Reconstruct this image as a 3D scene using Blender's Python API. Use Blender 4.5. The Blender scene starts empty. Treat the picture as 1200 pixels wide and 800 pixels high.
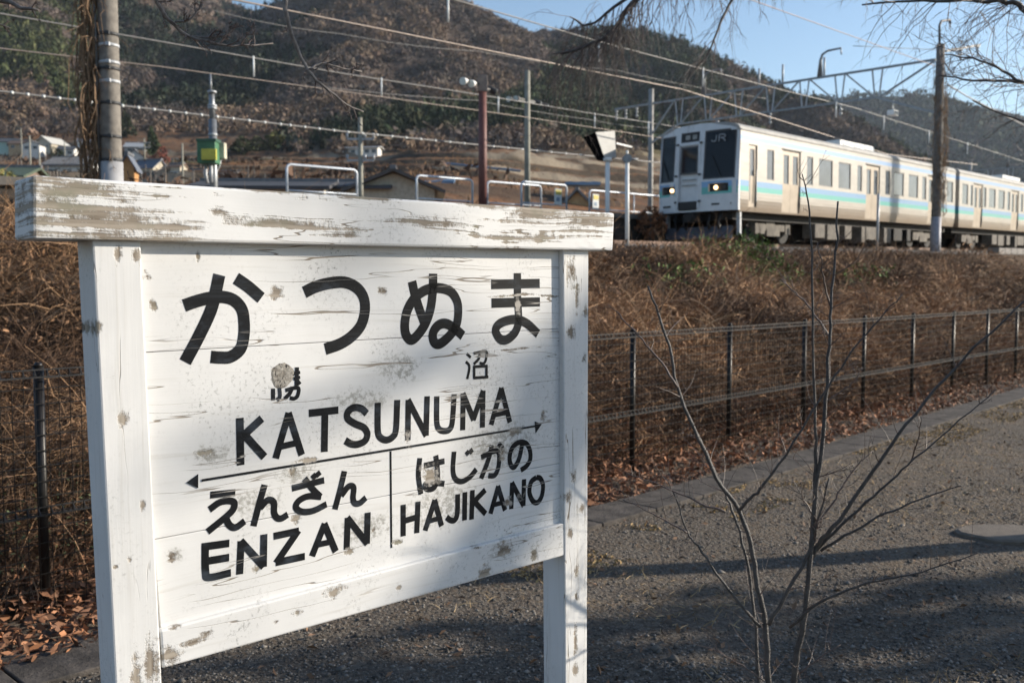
import bpy, bmesh, math, random
import numpy as np
from mathutils import Vector, Matrix
R = random.Random(7)
NR = np.random.default_rng(11)
SC = bpy.context.scene
COL = SC.collection

# ------------------------------------------------------------------ camera
F_PX, PITCH, EYE = 1100.0, math.atan(70/1100.0), np.array([0.0, 0.0, 1.6])
cam = bpy.data.cameras.new('camera')
cam.sensor_width = 36.0
cam.lens = 33.0
cam.clip_start, cam.clip_end = 0.05, 9000
cam.dof.use_dof = True
cam.dof.focus_distance = 2.4
cam.dof.aperture_fstop = 5.6
camo = bpy.data.objects.new('camera', cam)
COL.objects.link(camo)
camo.location = EYE
camo.rotation_euler = (math.pi/2 - PITCH, 0, 0)
SC.camera = camo

# ------------------------------------------------------------------ sky, sun, exposure
SUN_AZ, SUN_EL = math.radians(77.5), math.radians(20.0)     # azimuth from +Y towards +X
world = bpy.data.worlds.new('World')
SC.world = world
world.use_nodes = True
wn = world.node_tree
sky = wn.nodes.new('ShaderNodeTexSky')
sky.sky_type = 'NISHITA'
sky.sun_disc = False
sky.sun_elevation, sky.sun_rotation = SUN_EL, SUN_AZ
sky.altitude = 500
sky.air_density, sky.dust_density, sky.ozone_density = 1.1, 0.7, 2.2
bg = wn.nodes['Background']
bg.inputs[1].default_value = 0.112
wn.links.new(sky.outputs[0], bg.inputs[0])
sun = bpy.data.lights.new('sun', 'SUN')
sun.energy, sun.angle, sun.color = 5.0, math.radians(0.55), (1.0, 0.90, 0.76)
suno = bpy.data.objects.new('sun', sun)
COL.objects.link(suno)
SUN_DIR = Vector((math.sin(SUN_AZ)*math.cos(SUN_EL), math.cos(SUN_AZ)*math.cos(SUN_EL), math.sin(SUN_EL)))
suno.rotation_euler = SUN_DIR.to_track_quat('Z', 'Y').to_euler()
suno.location = (60, 10, 60)
vs = SC.view_settings
vs.view_transform, vs.look, vs.gamma, vs.exposure = 'Standard', 'None', 1.0, 0.68
SC.cycles.max_bounces = 6
SC.cycles.diffuse_bounces = 3
SC.cycles.transparent_max_bounces = 6

# ------------------------------------------------------------------ where things stand
def ray(px, py):
    dx, dy = (px-600)/F_PX, (400-py)/F_PX
    c, s = math.cos(PITCH), math.sin(PITCH)
    return np.array([dx, c+dy*s, -s+dy*c])
def at(px, py, Y):
    d = ray(px, py)
    return EYE + d*(Y/d[1])
T = np.array([.6835, .73, 0.0])          # along the railway
N = np.array([-.73, .6835, 0.0])         # away from the path, up the bank
F0 = np.array([-2.28, 4.5, 0.0])
def on(px, py, p):                       # the point p metres beyond the fence line
    d = ray(px, py)
    return EYE + d*(np.dot(F0+N*p-EYE, N)/np.dot(d, N))
def trk(s, p, z=0.0):
    v = F0 + T*s + N*p
    return np.array([v[0], v[1], z])
def sp(P):
    d = np.asarray(P, float)-F0
    return float(d[0]*T[0]+d[1]*T[1]), float(d[0]*N[0]+d[1]*N[1])
GRAD = .0173
def zr(s): return 2.845+GRAD*(s-24.8)    # top of rail

_L = NR.random((256, 256))
def vn(x, y):
    x = np.asarray(x, float); y = np.asarray(y, float)
    xi = np.floor(x).astype(int); yi = np.floor(y).astype(int)
    fx = x-xi; fy = y-yi
    fx = fx*fx*(3-2*fx); fy = fy*fy*(3-2*fy)
    g = lambda a, b: _L[a & 255, b & 255]
    return (g(xi, yi)*(1-fx)+g(xi+1, yi)*fx)*(1-fy)+(g(xi, yi+1)*(1-fx)+g(xi+1, yi+1)*fx)*fy
def fbm(x, y, o=4):
    v = 0; a = .5
    for k in range(o):
        v = v+a*vn(x*2**k+17.3*k, y*2**k+9.1*k); a *= .5
    return v

def bank_hit(px, py):                     # where a line of sight meets the bank
    for p in np.arange(.1, 9, .05):
        q = on(px, py, p)
        s = float((q[0]-F0[0])*T[0]+(q[1]-F0[1])*T[1])
        if q[2] < float(near_ground(np.array([s]), np.array([p]))[0]): break
    return q
def near_ground(s, p):
    s = np.asarray(s, float); p = np.asarray(p, float)
    flat = -.02-.003*np.clip(s, -60, 90)
    top = zr(np.clip(s, -120, 260))-.40
    fr = np.interp(p, [0, .35, .9, 2.2, 4.2, 6.2, 7.7], [0, .05, .14, .38, .64, .88, 1.0])
    lump = (fbm(s*.5, p*.8)-.47)*1.5*np.clip(p/1.2, 0, 1)*np.clip((7.7-p)/2.6, 0, 1)
    bank = flat+(top-flat)*fr+lump
    bed = top+np.interp(p, [7.7, 9.2, 10.0], [0, .10, .20])
    z = np.where(p <= 0, flat+(fbm(s*.35, p*.35)-.47)*.05*np.clip(-p/2, 0, 1), np.where(p < 7.7, bank, bed))
    return z

# ------------------------------------------------------------------ materials
def nodes_of(name):
    m = bpy.data.materials.new(name)
    m.use_nodes = True
    return m, m.node_tree, m.node_tree.nodes['Principled BSDF']
class NT:
    """short hand for building node trees"""
    def __init__(self, nt): self.nt = nt
    def n(self, t, **kw):
        nd = self.nt.nodes.new(t)
        for k, v in kw.items(): setattr(nd, k, v)
        return nd
    def put(self, sock, v):
        if hasattr(v, 'is_output'): self.nt.links.new(v, sock)
        else: sock.default_value = v
    def math(self, op, a, b=None, c=None, clamp=False):
        nd = self.n('ShaderNodeMath', operation=op, use_clamp=clamp)
        self.put(nd.inputs[0], a)
        if b is not None: self.put(nd.inputs[1], b)
        if c is not None: self.put(nd.inputs[2], c)
        return nd.outputs[0]
    def coord(self, kind='Object'): return self.n('ShaderNodeTexCoord').outputs[kind]
    def scale(self, v, s, off=(0, 0, 0)):
        nd = self.n('ShaderNodeMapping')
        self.put(nd.inputs[0], v); nd.inputs['Scale'].default_value = s; nd.inputs['Location'].default_value = off
        return nd.outputs[0]
    def noise(self, v, scale=5, detail=4, rough=.55, dist=0, out=0):
        nd = self.n('ShaderNodeTexNoise')
        self.put(nd.inputs['Vector'], v); nd.inputs['Scale'].default_value = scale
        nd.inputs['Detail'].default_value = detail; nd.inputs['Roughness'].default_value = rough
        nd.inputs['Distortion'].default_value = dist
        return nd.outputs[out]
    def step(self, v, lo, hi, a=0.0, b=1.0):
        nd = self.n('ShaderNodeMapRange', interpolation_type='SMOOTHSTEP')
        self.put(nd.inputs[0], v)
        for i, q in enumerate((lo, hi, a, b)): self.put(nd.inputs[1+i], q)
        return nd.outputs[0]
    def mix(self, f, a, b, mode='MIX'):
        nd = self.n('ShaderNodeMix', data_type='RGBA', blend_type=mode)
        self.put(nd.inputs[0], f)
        for s, v in ((6, a), (7, b)):
            self.put(nd.inputs[s], v if hasattr(v, 'is_output') else (*v, 1.0))
        return nd.outputs[2]
    def bump(self, h, strength=.3, dist=.01):
        nd = self.n('ShaderNodeBump')  # brown reflection of the ground painted up the lower side
        nd.inputs['Strength'].default_value = strength; nd.inputs['Distance'].default_value = dist
        self.put(nd.inputs['Height'], h)
        return nd.outputs[0]

def mat(name, c, rough=.7, metal=0.0, vary=.25, scale=6.0, c2=None, bump=0.0, coords='Object', stretch=(1, 1, 1), spec=.5):
    m, nt, b = nodes_of(name)
    t = NT(nt)
    co = t.scale(t.coord(coords), stretch)
    nz = t.noise(co, scale, 6, .62)
    c2 = c2 or tuple(v*(1-vary) for v in c)
    col = t.mix(t.step(nz, .34, .66), c2, c)
    t.put(b.inputs['Base Color'], col)
    b.inputs['Roughness'].default_value = rough
    b.inputs['Metallic'].default_value = metal
    b.inputs['Specular IOR Level'].default_value = spec
    if bump:
        t.put(b.inputs['Normal'], t.bump(t.noise(co, scale*4, 6, .7), bump, .02))
    return m
def tint_mat(name, rough=.85, bump=0.0, bscale=40, spec=.3, grain=0.0, gscale=1.0):
    m, nt, b = nodes_of(name)
    t = NT(nt)
    a = t.n('ShaderNodeAttribute', attribute_name='tint')
    col = a.outputs['Color']
    if grain:
        nz = t.step(t.noise(t.coord(), gscale, 5, .7), .3, .7, 1-grain, 1+grain)
        nd = t.n('ShaderNodeVectorMath', operation='SCALE')
        t.put(nd.inputs[0], col); t.put(nd.inputs['Scale'], nz)
        col = nd.outputs[0]
    t.put(b.inputs['Base Color'], col)
    b.inputs['Roughness'].default_value = rough
    b.inputs['Specular IOR Level'].default_value = spec
    if bump: t.put(b.inputs['Normal'], t.bump(t.noise(t.coord(), bscale, 6, .7), bump, .02))
    return m

# ------------------------------------------------------------------ object helpers
def tag(o, label=None, cat=None, group=None, kind=None):
    if label: o['label'] = label
    if cat: o['category'] = cat
    if group: o['group'] = group
    if kind: o['kind'] = kind
    return o
def empty(name, loc, rz=0.0, label=None, cat=None, group=None, rx=0, ry=0):
    o = bpy.data.objects.new(name, None)
    COL.objects.link(o)
    o.location = loc; o.rotation_euler = (rx, ry, rz)
    o.empty_display_size = .2
    return tag(o, label, cat, group)
def copy_tree(o, parent=None):
    c = o.copy(); COL.objects.link(c)
    if parent: c.parent = parent
    for ch in list(o.children): copy_tree(ch, c)
    return c

class MB:
    """collects shapes; build() links them as one mesh"""
    def __init__(self): self.v = []; self.f = []; self.sm = []
    def add(self, vs, fs, smooth=False):
        k = len(self.v)
        self.v += [tuple(map(float, q)) for q in vs]
        self.f += [tuple(i+k for i in q) for q in fs]
        self.sm += [smooth]*len(fs)
        return self
    def box(self, c, s, rz=0.0):
        c0, s0 = math.cos(rz), math.sin(rz)
        vs = []
        for dz in (-.5, .5):
            for dx, dy in ((-.5, -.5), (.5, -.5), (.5, .5), (-.5, .5)):
                x, y = dx*s[0], dy*s[1]
                vs.append((c[0]+x*c0-y*s0, c[1]+x*s0+y*c0, c[2]+dz*s[2]))
        return self.add(vs, BOXF)
    def hexa(self, eight): return self.add(eight, BOXF)
    def bar(self, a, b, w, h=None, up=(0, 0, 1)):
        a, b = Vector(a), Vector(b); h = h or w
        d = (b-a).normalized(); u = Vector(up)
        if abs(d.dot(u)) > .98: u = Vector((1, 0, 0))
        x = d.cross(u).normalized(); y = x.cross(d)
        vs = []
        for p in (a, b):
            for i, j in ((-.5, -.5), (.5, -.5), (.5, .5), (-.5, .5)): vs.append(p+x*w*i+y*h*j)
        return self.add(vs, BOXF)
    def tube(self, pts, rad, n=8, cap=True, smooth=True):
        pts = [Vector(p) for p in pts]
        if not hasattr(rad, '__len__'): rad = [rad]*len(pts)
        vs = []; fs = []
        prev = None
        for i, p in enumerate(pts):
            d = (pts[min(i+1, len(pts)-1)]-pts[max(i-1, 0)])
            if d.length < 1e-9: d = Vector((0, 0, 1))
            d.normalize()
            if prev is None:
                x = d.orthogonal().normalized()
            else:
                x = prev-d*prev.dot(d)
                x = x.normalized() if x.length > 1e-6 else d.orthogonal().normalized()
            prev = x; y = d.cross(x)
            for k in range(n):
                a = 2*math.pi*k/n
                vs.append(p+(x*math.cos(a)+y*math.sin(a))*rad[i])
        for i in range(len(pts)-1):
            for k in range(n):
                k2 = (k+1) % n
                fs.append((i*n+k, i*n+k2, (i+1)*n+k2, (i+1)*n+k))
        self.add(vs, fs, smooth)
        if cap:
            b = len(self.v)-len(vs)
            self.f.append(tuple(b+k for k in reversed(range(n)))); self.sm.append(False)
            e = b+(len(pts)-1)*n
            self.f.append(tuple(e+k for k in range(n))); self.sm.append(False)
        return self
    def cyl(self, a, b, r, n=12, r2=None): return self.tube([a, b], [r, r2 if r2 is not None else r], n)
    def prism(self, poly, ax, d0, d1):
        """poly: 2-D outline; ax: function (u, v, depth) -> point"""
        n = len(poly)
        vs = [ax(u, v, d0) for u, v in poly]+[ax(u, v, d1) for u, v in poly]
        fs = [tuple(reversed(range(n))), tuple(range(n, 2*n))]
        fs += [(i, (i+1) % n, (i+1) % n+n, i+n) for i in range(n)]
        return self.add(vs, fs)
    def blob(self, c, r, sub=1, jit=.18, sq=(1, 1, 1)):
        vs, fs = ICO[sub]
        ph = [R.uniform(0, 6) for _ in range(3)]
        out = []
        for v in vs:
            q = 1+jit*(math.sin(v[0]*3.1+ph[0])+math.sin(v[1]*3.7+ph[1])+math.sin(v[2]*4.3+ph[2]))/1.7+R.uniform(-jit, jit)*.35
            out.append((c[0]+v[0]*r*q*sq[0], c[1]+v[1]*r*q*sq[1], c[2]+v[2]*r*q*sq[2]))
        return self.add(out, fs, True)
    def build(self, name, m, parent=None, world=False, bevel=0.0, kind=None, label=None):
        me = bpy.data.meshes.new(name)
        v = self.v
        if world and parent is not None:
            M = MW(parent).inverted()
            v = [tuple(M @ Vector(q)) for q in v]
        me.from_pydata(v, [], self.f)
        me.polygons.foreach_set('use_smooth', self.sm)
        me.materials.append(m)
        o = bpy.data.objects.new(name, me)
        COL.objects.link(o)
        if parent is not None: o.parent = parent
        if bevel:
            b = o.modifiers.new('bevel', 'BEVEL'); b.width = bevel; b.segments = 2; b.limit_method = 'ANGLE'
        if kind: o['kind'] = kind
        if label: o['label'] = label
        return o
def MW(o):
    M = o.matrix_basis.copy()
    while o.parent is not None:
        o = o.parent; M = o.matrix_basis @ M
    return M
BOXF = [(3, 2, 1, 0), (4, 5, 6, 7), (0, 1, 5, 4), (1, 2, 6, 5), (2, 3, 7, 6), (3, 0, 4, 7)]
ICO = {}
for k in (1, 2, 3):
    bm = bmesh.new(); bmesh.ops.create_icosphere(bm, subdivisions=k, radius=1.0)
    ICO[k-1] = ([tuple(v.co) for v in bm.verts], [tuple(v.index for v in f.verts) for f in bm.faces]); bm.free()

def big_mesh(name, V, Fq, m, tint=None, smooth=False, parent=None, kind=None):
    """numpy vertices and equal-sided faces -> object; tint: per-vertex colours"""
    me = bpy.data.meshes.new(name)
    V = np.ascontiguousarray(V, np.float32); Fq = np.ascontiguousarray(Fq, np.int32)
    k = Fq.shape[1]
    me.vertices.add(len(V)); me.vertices.foreach_set('co', V.ravel())
    me.loops.add(Fq.size); me.loops.foreach_set('vertex_index', Fq.ravel())
    me.polygons.add(len(Fq)); me.polygons.foreach_set('loop_start', np.arange(0, Fq.size, k, dtype=np.int32))
    if smooth: me.polygons.foreach_set('use_smooth', np.ones(len(Fq), bool))
    me.update(calc_edges=True)
    if tint is not None:
        a = me.color_attributes.new('tint', 'FLOAT_COLOR', 'POINT')
        c = np.ones((len(V), 4), np.float32); c[:, :3] = tint
        a.data.foreach_set('color', c.ravel())
    me.materials.append(m)
    o = bpy.data.objects.new(name, me); COL.objects.link(o)
    if parent is not None: o.parent = parent
    if kind: o['kind'] = kind
    return o
def sheet(name, X, Y, Z, m, kind='structure', smooth=True, tint=None):
    r, c = X.shape
    V = np.stack([X.ravel(), Y.ravel(), Z.ravel()], 1)
    i = np.arange(r*c).reshape(r, c)
    Fq = np.stack([i[:-1, :-1].ravel(), i[:-1, 1:].ravel(), i[1:, 1:].ravel(), i[1:, :-1].ravel()], 1)
    return big_mesh(name, V, Fq, m, tint, smooth=smooth, kind=kind)

# ------------------------------------------------------------------ colours used by many things
M_STEEL = mat('galvanised steel', (.27, .285, .30), .45, .55, .3, 9)
M_STEELP = mat('pale painted steel', (.45, .47, .49), .45, .1, .25, 9)
M_DARK = mat('dark weathered steel', (.05, .052, .055), .55, .3, .3, 20)
M_WIRE = mat('grey wire', (.20, .195, .19), .55, .3, .06, .5)
M_COPPER = mat('worn copper wire', (.27, .225, .195), .5, .4, .06, .5)
M_CONC = mat('pole concrete', (.21, .19, .165), .85, 0, .35, 9, bump=.3)
M_WHITE = mat('white enamel', (.78, .78, .76), .45, 0, .12, 9)
M_BLACK = mat('black rubber', (.018, .018, .02), .6, 0, .3, 12)
M_GLASS = mat('dark window glass', (.012, .013, .016), .06, 0, .3, 3, spec=.22)
M_BARK = mat('grey brown bark', (.078, .068, .062), .5, 0, .5, 30, bump=.5, spec=.6)
M_TWIG = mat('red brown twig bark', (.12, .08, .065), .5, 0, .4, 60, spec=.6)
M_VINE = mat('dry vine stems', (.26, .165, .095), .85, 0, .45, 30)

# ================================================================== GROUND
def m_ground():
    m, nt, b = nodes_of('gravel path ground')
    t = NT(nt); co = t.coord()
    big = t.noise(co, .55, 5, .6); mid = t.noise(co, 4.0, 6, .65); fine = t.noise(co, 55, 6, .75)
    vor = t.n('ShaderNodeTexVoronoi', feature='F1'); t.put(vor.inputs['Vector'], co); vor.inputs['Scale'].default_value = 42
    c = t.mix(t.step(big, .38, .62), (.115, .092, .07), (.21, .158, .11))
    c = t.mix(t.step(mid, .35, .7), c, (.13, .11, .095))
    c = t.mix(t.step(vor.outputs['Color'], .25, .9), c, (.20, .175, .145))
    c = t.mix(t.step(fine, .35, .6, .55, 0), c, (.045, .040, .036))
    t.put(b.inputs['Base Color'], c); b.inputs['Roughness'].default_value = .95; b.inputs['Specular IOR Level'].default_value = .12
    h = t.math('ADD', t.math('MULTIPLY', vor.outputs['Distance'], -1.0), t.math('MULTIPLY', fine, .9))
    t.put(b.inputs['Normal'], t.bump(h, 1.0, .02))
    return m
def m_bank():
    m, nt, b = nodes_of('dead brush soil')
    t = NT(nt); co = t.coord()
    n1 = t.noise(co, 1.3, 6, .65); n2 = t.noise(co, 22, 6, .75)
    c = t.mix(t.step(n1, .35, .65), (.055, .037, .025), (.15, .095, .06))
    c = t.mix(t.step(n2, .45, .7), c, (.17, .115, .07))
    t.put(b.inputs['Base Color'], c); b.inputs['Roughness'].default_value = .95; b.inputs['Specular IOR Level'].default_value = .1
    t.put(b.inputs['Normal'], t.bump(n2, 1.0, .08))
    return m
M_GROUND, M_BANK = m_ground(), m_bank()
M_BALLAST = mat('track ballast', (.20, .165, .135), .95, 0, .6, 14, bump=1.0, spec=.1)
def sp_sheet(name, S, P, zf, m):
    s, p = np.meshgrid(S, P, indexing='ij')
    X = F0[0]+T[0]*s+N[0]*p; Y = F0[1]+T[1]*s+N[1]*p
    return sheet(name, X, Y, zf(s, p), m)
S_all = np.unique(np.concatenate([np.linspace(-900, -40, 30), np.arange(-40, 90, .5), np.linspace(90, 1800, 40)]))
S_fine = np.unique(np.concatenate([np.linspace(-900, -12, 30), np.arange(-12, 45, .25), np.linspace(45, 1800, 60)]))
sp_sheet('gravel_path', S_all, np.unique(np.concatenate([-np.geomspace(2, 1500, 28), np.linspace(-2, 0, 5)])), near_ground, M_GROUND)
sp_sheet('railway_embankment', S_fine, np.linspace(0, 7.7, 44), near_ground, M_BANK)
sp_sheet('track_bed', S_all, np.array([7.7, 8.4, 9.2, 10.0, 13.4, 17.2, 23.9]), near_ground, M_BALLAST)

# -------- the hillside and the mountains behind the station
def poly3(l): return np.array([at(*q) for q in l])
RIDGES = [   # crest line picks (pixel, pixel, metres), foot slope
    (poly3([(-700, 60, 520), (-330, -30, 680), (-60, -90, 820), (60, -85, 950), (150, -50, 1150), (230, -14, 1350), (280, 8, 1500), (312, 14, 1650)]), .60),
    (poly3([(60, -85, 950), (60, 20, 700), (30, 108, 480)]), .7),
    (poly3([(345, 4, 1300), (400, -22, 1100), (470, -34, 860), (432, 20, 700), (398, 62, 580), (385, 104, 480), (400, 158, 390)]), .62),
    (poly3([(470, -34, 860), (500, 40, 660), (540, 105, 500), (560, 172, 380)]), .62),
    (poly3([(470, -34, 860), (545, 4, 900), (580, 22, 930), (620, 30, 960), (680, 28, 960), (760, 28, 950), (800, 50, 920), (850, 64, 880), (900, 88, 830), (945, 112, 760), (1010, 150, 650), (1080, 195, 520)]), .66),
    (poly3([(620, 30, 960), (632, 70, 790), (622, 130, 600), (640, 176, 470)]), .66),
    (poly3([(800, 50, 920), (806, 90, 720), (815, 130, 580), (850, 175, 460)]), .70),
    (poly3([(800, 150, 1900), (900, 124, 2000), (960, 116, 2000), (1010, 112, 2000), (1065, 108, 2000), (1110, 117, 2050), (1160, 121, 2100), (1210, 136, 2100), (1330, 150, 2200), (1700, 140, 2300)]), .5),
]
def base_h(s, p):
    Yw = F0[1]+T[1]*s+N[1]*p
    q = np.clip(np.minimum((p-24)*1.6, Yw-28), 0, None)
    h = zr(np.clip(s, -120, 260))-.2+.132*np.minimum(q, 110)+.126*np.clip(q-110, 0, 200)+.26*np.clip(q-310, 0, 260)+.02*np.clip(s-110, 0, 200)*np.clip(q/90, 0, 1)
    h = h+(fbm(s*.02, p*.02)-.47)*7*np.clip(q/90, 0, 1)
    w = np.clip((q-60)/60, 0, 1)*np.clip((480-q)/80, 0, 1)            # vineyard terraces
    st = 4.2; k = np.floor(h/st); f = h/st-k
    ter = (k+np.clip((f-.82)/.18, 0, 1))*st
    return h*(1-w*.8)+ter*w*.8
def mount_h(X, Y):
    best = np.full(X.shape, -1e4)
    for P, sl in RIDGES:
        for a, b in zip(P[:-1], P[1:]):
            d = b[:2]-a[:2]; L2 = float(d@d)
            t = np.clip(((X-a[0])*d[0]+(Y-a[1])*d[1])/L2, 0, 1)
            dist = np.hypot(X-a[0]-t*d[0], Y-a[1]-t*d[1])
            h = a[2]+(b[2]-a[2])*t-7.0
            hh = h-sl*np.sqrt(dist*dist+14*14)+sl*14
            best = np.maximum(best, hh)
    g = np.abs(fbm(X*.011+3, Y*.011)-.47)*2                         # gullies
    return best+(fbm(X*.02, Y*.02)-.47)*26-12*np.clip(.35-g, 0, 1)
def hill_h(s, p):
    X = F0[0]+T[0]*s+N[0]*p; Y = F0[1]+T[1]*s+N[1]*p
    b = base_h(s, p); mt = mount_h(X, Y)
    w = np.clip((p-120)/80, 0, 1)
    mt = np.where(w > 0, mt, -1e4)
    return np.maximum(b, mt)
def m_hill():
    m, nt, b = nodes_of('hillside soil and vineyards')
    t = NT(nt); co = t.coord()
    n1 = t.noise(co, .035, 6, .6); n2 = t.noise(co, .4, 6, .7)
    g = t.n('ShaderNodeNewGeometry'); sx = t.n('ShaderNodeSeparateXYZ'); t.put(sx.inputs[0], g.outputs['Normal'])
    c = t.mix(t.step(n1, .38, .6), (.14, .075, .045), (.25, .125, .062))
    c = t.mix(t.step(n2, .42, .66), c, (.15, .105, .07))
    c = t.mix(t.math('MULTIPLY', t.step(t.noise(t.scale(co, (.02, .02, .55)), 1.0, 3, .5), .5, .62), .75), c, (.085, .06, .042))
    c = t.mix(t.step(sx.outputs[2], .86, .96, 1, 0), c, t.mix(t.step(t.noise(co, .03, 2, .5), .5, .56), (.075, .058, .042), (.24, .20, .15)))
    c = t.mix(t.step(t.noise(co, .012, 3, .5), .60, .68), c, (.10, .085, .045))
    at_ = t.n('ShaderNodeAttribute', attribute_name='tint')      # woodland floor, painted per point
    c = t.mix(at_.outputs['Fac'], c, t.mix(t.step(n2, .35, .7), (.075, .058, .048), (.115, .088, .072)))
    t.put(b.inputs['Base Color'], c); b.inputs['Roughness'].default_value = .95; b.inputs['Specular IOR Level'].default_value = .1
    t.put(b.inputs['Normal'], t.bump(n2, .8, .8))
    return m
M_HILL = m_hill()
SH = np.unique(np.concatenate([np.linspace(-1500, -320, 60), np.linspace(-320, -120, 60), np.arange(-120, 160, 1.6), np.linspace(160, 900, 190), np.linspace(900, 3200, 110)]))
PH = np.unique(np.concatenate([np.linspace(23.9, 60, 30), np.linspace(60, 330, 200), np.linspace(330, 1200, 180), np.linspace(1200, 2600, 50)]))
def hillside():
    s, p = np.meshgrid(SH, PH, indexing='ij')
    X = F0[0]+T[0]*s+N[0]*p; Y = F0[1]+T[1]*s+N[1]*p
    b = base_h(s, p); mt = np.where(p > 120, mount_h(X, Y), -1e4)
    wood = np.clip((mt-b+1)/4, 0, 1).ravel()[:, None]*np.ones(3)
    sheet('hillside', X, Y, hill_h(s, p), M_HILL, tint=wood)
hillside()

# -------- forest on the mountains: an uncountable mass of crowns
def scatter(name, pts, size, sq, tint, variants, m, kind='stuff', parent=None, rot=None):
    """one mesh: copies of template crowns; pts n x 3, size n, tint n x 3"""
    Vs = []; Fs = []; Ts = []; off = 0
    pick = NR.integers(0, len(variants), len(pts))
    for k, (tv, tf, shade) in enumerate(variants):
        idx = np.where(pick == k)[0]
        if not len(idx): continue
        a = NR.uniform(0, 6.28, len(idx)) if rot is None else rot[idx]
        ca, sa = np.cos(a)[:, None], np.sin(a)[:, None]
        x = tv[None, :, 0]*ca-tv[None, :, 1]*sa; y = tv[None, :, 0]*sa+tv[None, :, 1]*ca
        z = np.broadcast_to(tv[None, :, 2], x.shape)
        v = np.stack([x, y, z*sq[idx][:, None]], 2)*size[idx][:, None, None]+pts[idx][:, None, :]
        nv = len(tv)
        f = tf[None]+(np.arange(len(idx))*nv)[:, None, None]+off
        Vs.append(v.reshape(-1, 3)); Fs.append(f.reshape(-1, tf.shape[1]))
        Ts.append((tint[idx][:, None, :]*shade[None, :, None]).reshape(-1, 3))
        off += nv*len(idx)
    return big_mesh(name, np.concatenate(Vs), np.concatenate(Fs), m, np.concatenate(Ts), smooth=False, parent=parent, kind=kind)
def crown_var(n, m, cone=False, big=.42):
    """crowns made of many small loose triangles: twig sprays or needle sprays with gaps between"""
    out = []
    for _ in range(n):
        d = NR.normal(size=(m, 3)); d /= np.linalg.norm(d, axis=1)[:, None]
        rr = NR.uniform(.55, 1.0, (m, 1))**.6
        c = d*rr
        if cone:
            h = (c[:, 2:3]+1)/2
            c[:, :2] *= 1.25-h
        lump = 1+.22*np.sin(d[:, :1]*4+_)+.18*np.sin(d[:, 2:3]*5+_)
        c = c*lump
        e = NR.normal(size=(m, 3, 3))*big
        nd = d+NR.normal(size=(m, 3))*.35; nd /= np.linalg.norm(nd, axis=1)[:, None]   # sprays lie roughly along the crown's surface
        e -= (e*nd[:, None, :]).sum(2)[:, :, None]*nd[:, None, :]*.85
        v = c[:, None, :]+e
        v[:, :, 2] += .6
        sh = .75+.35*rr*np.clip(.6+.5*d[:, 2:3], .3, 1.1)
        sh = np.repeat(NR.uniform(.85, 1.15, (m, 1)), 3, axis=1)
        out.append((v.reshape(-1, 3), np.arange(m*3).reshape(m, 3), sh.reshape(-1)))
    return out
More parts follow.
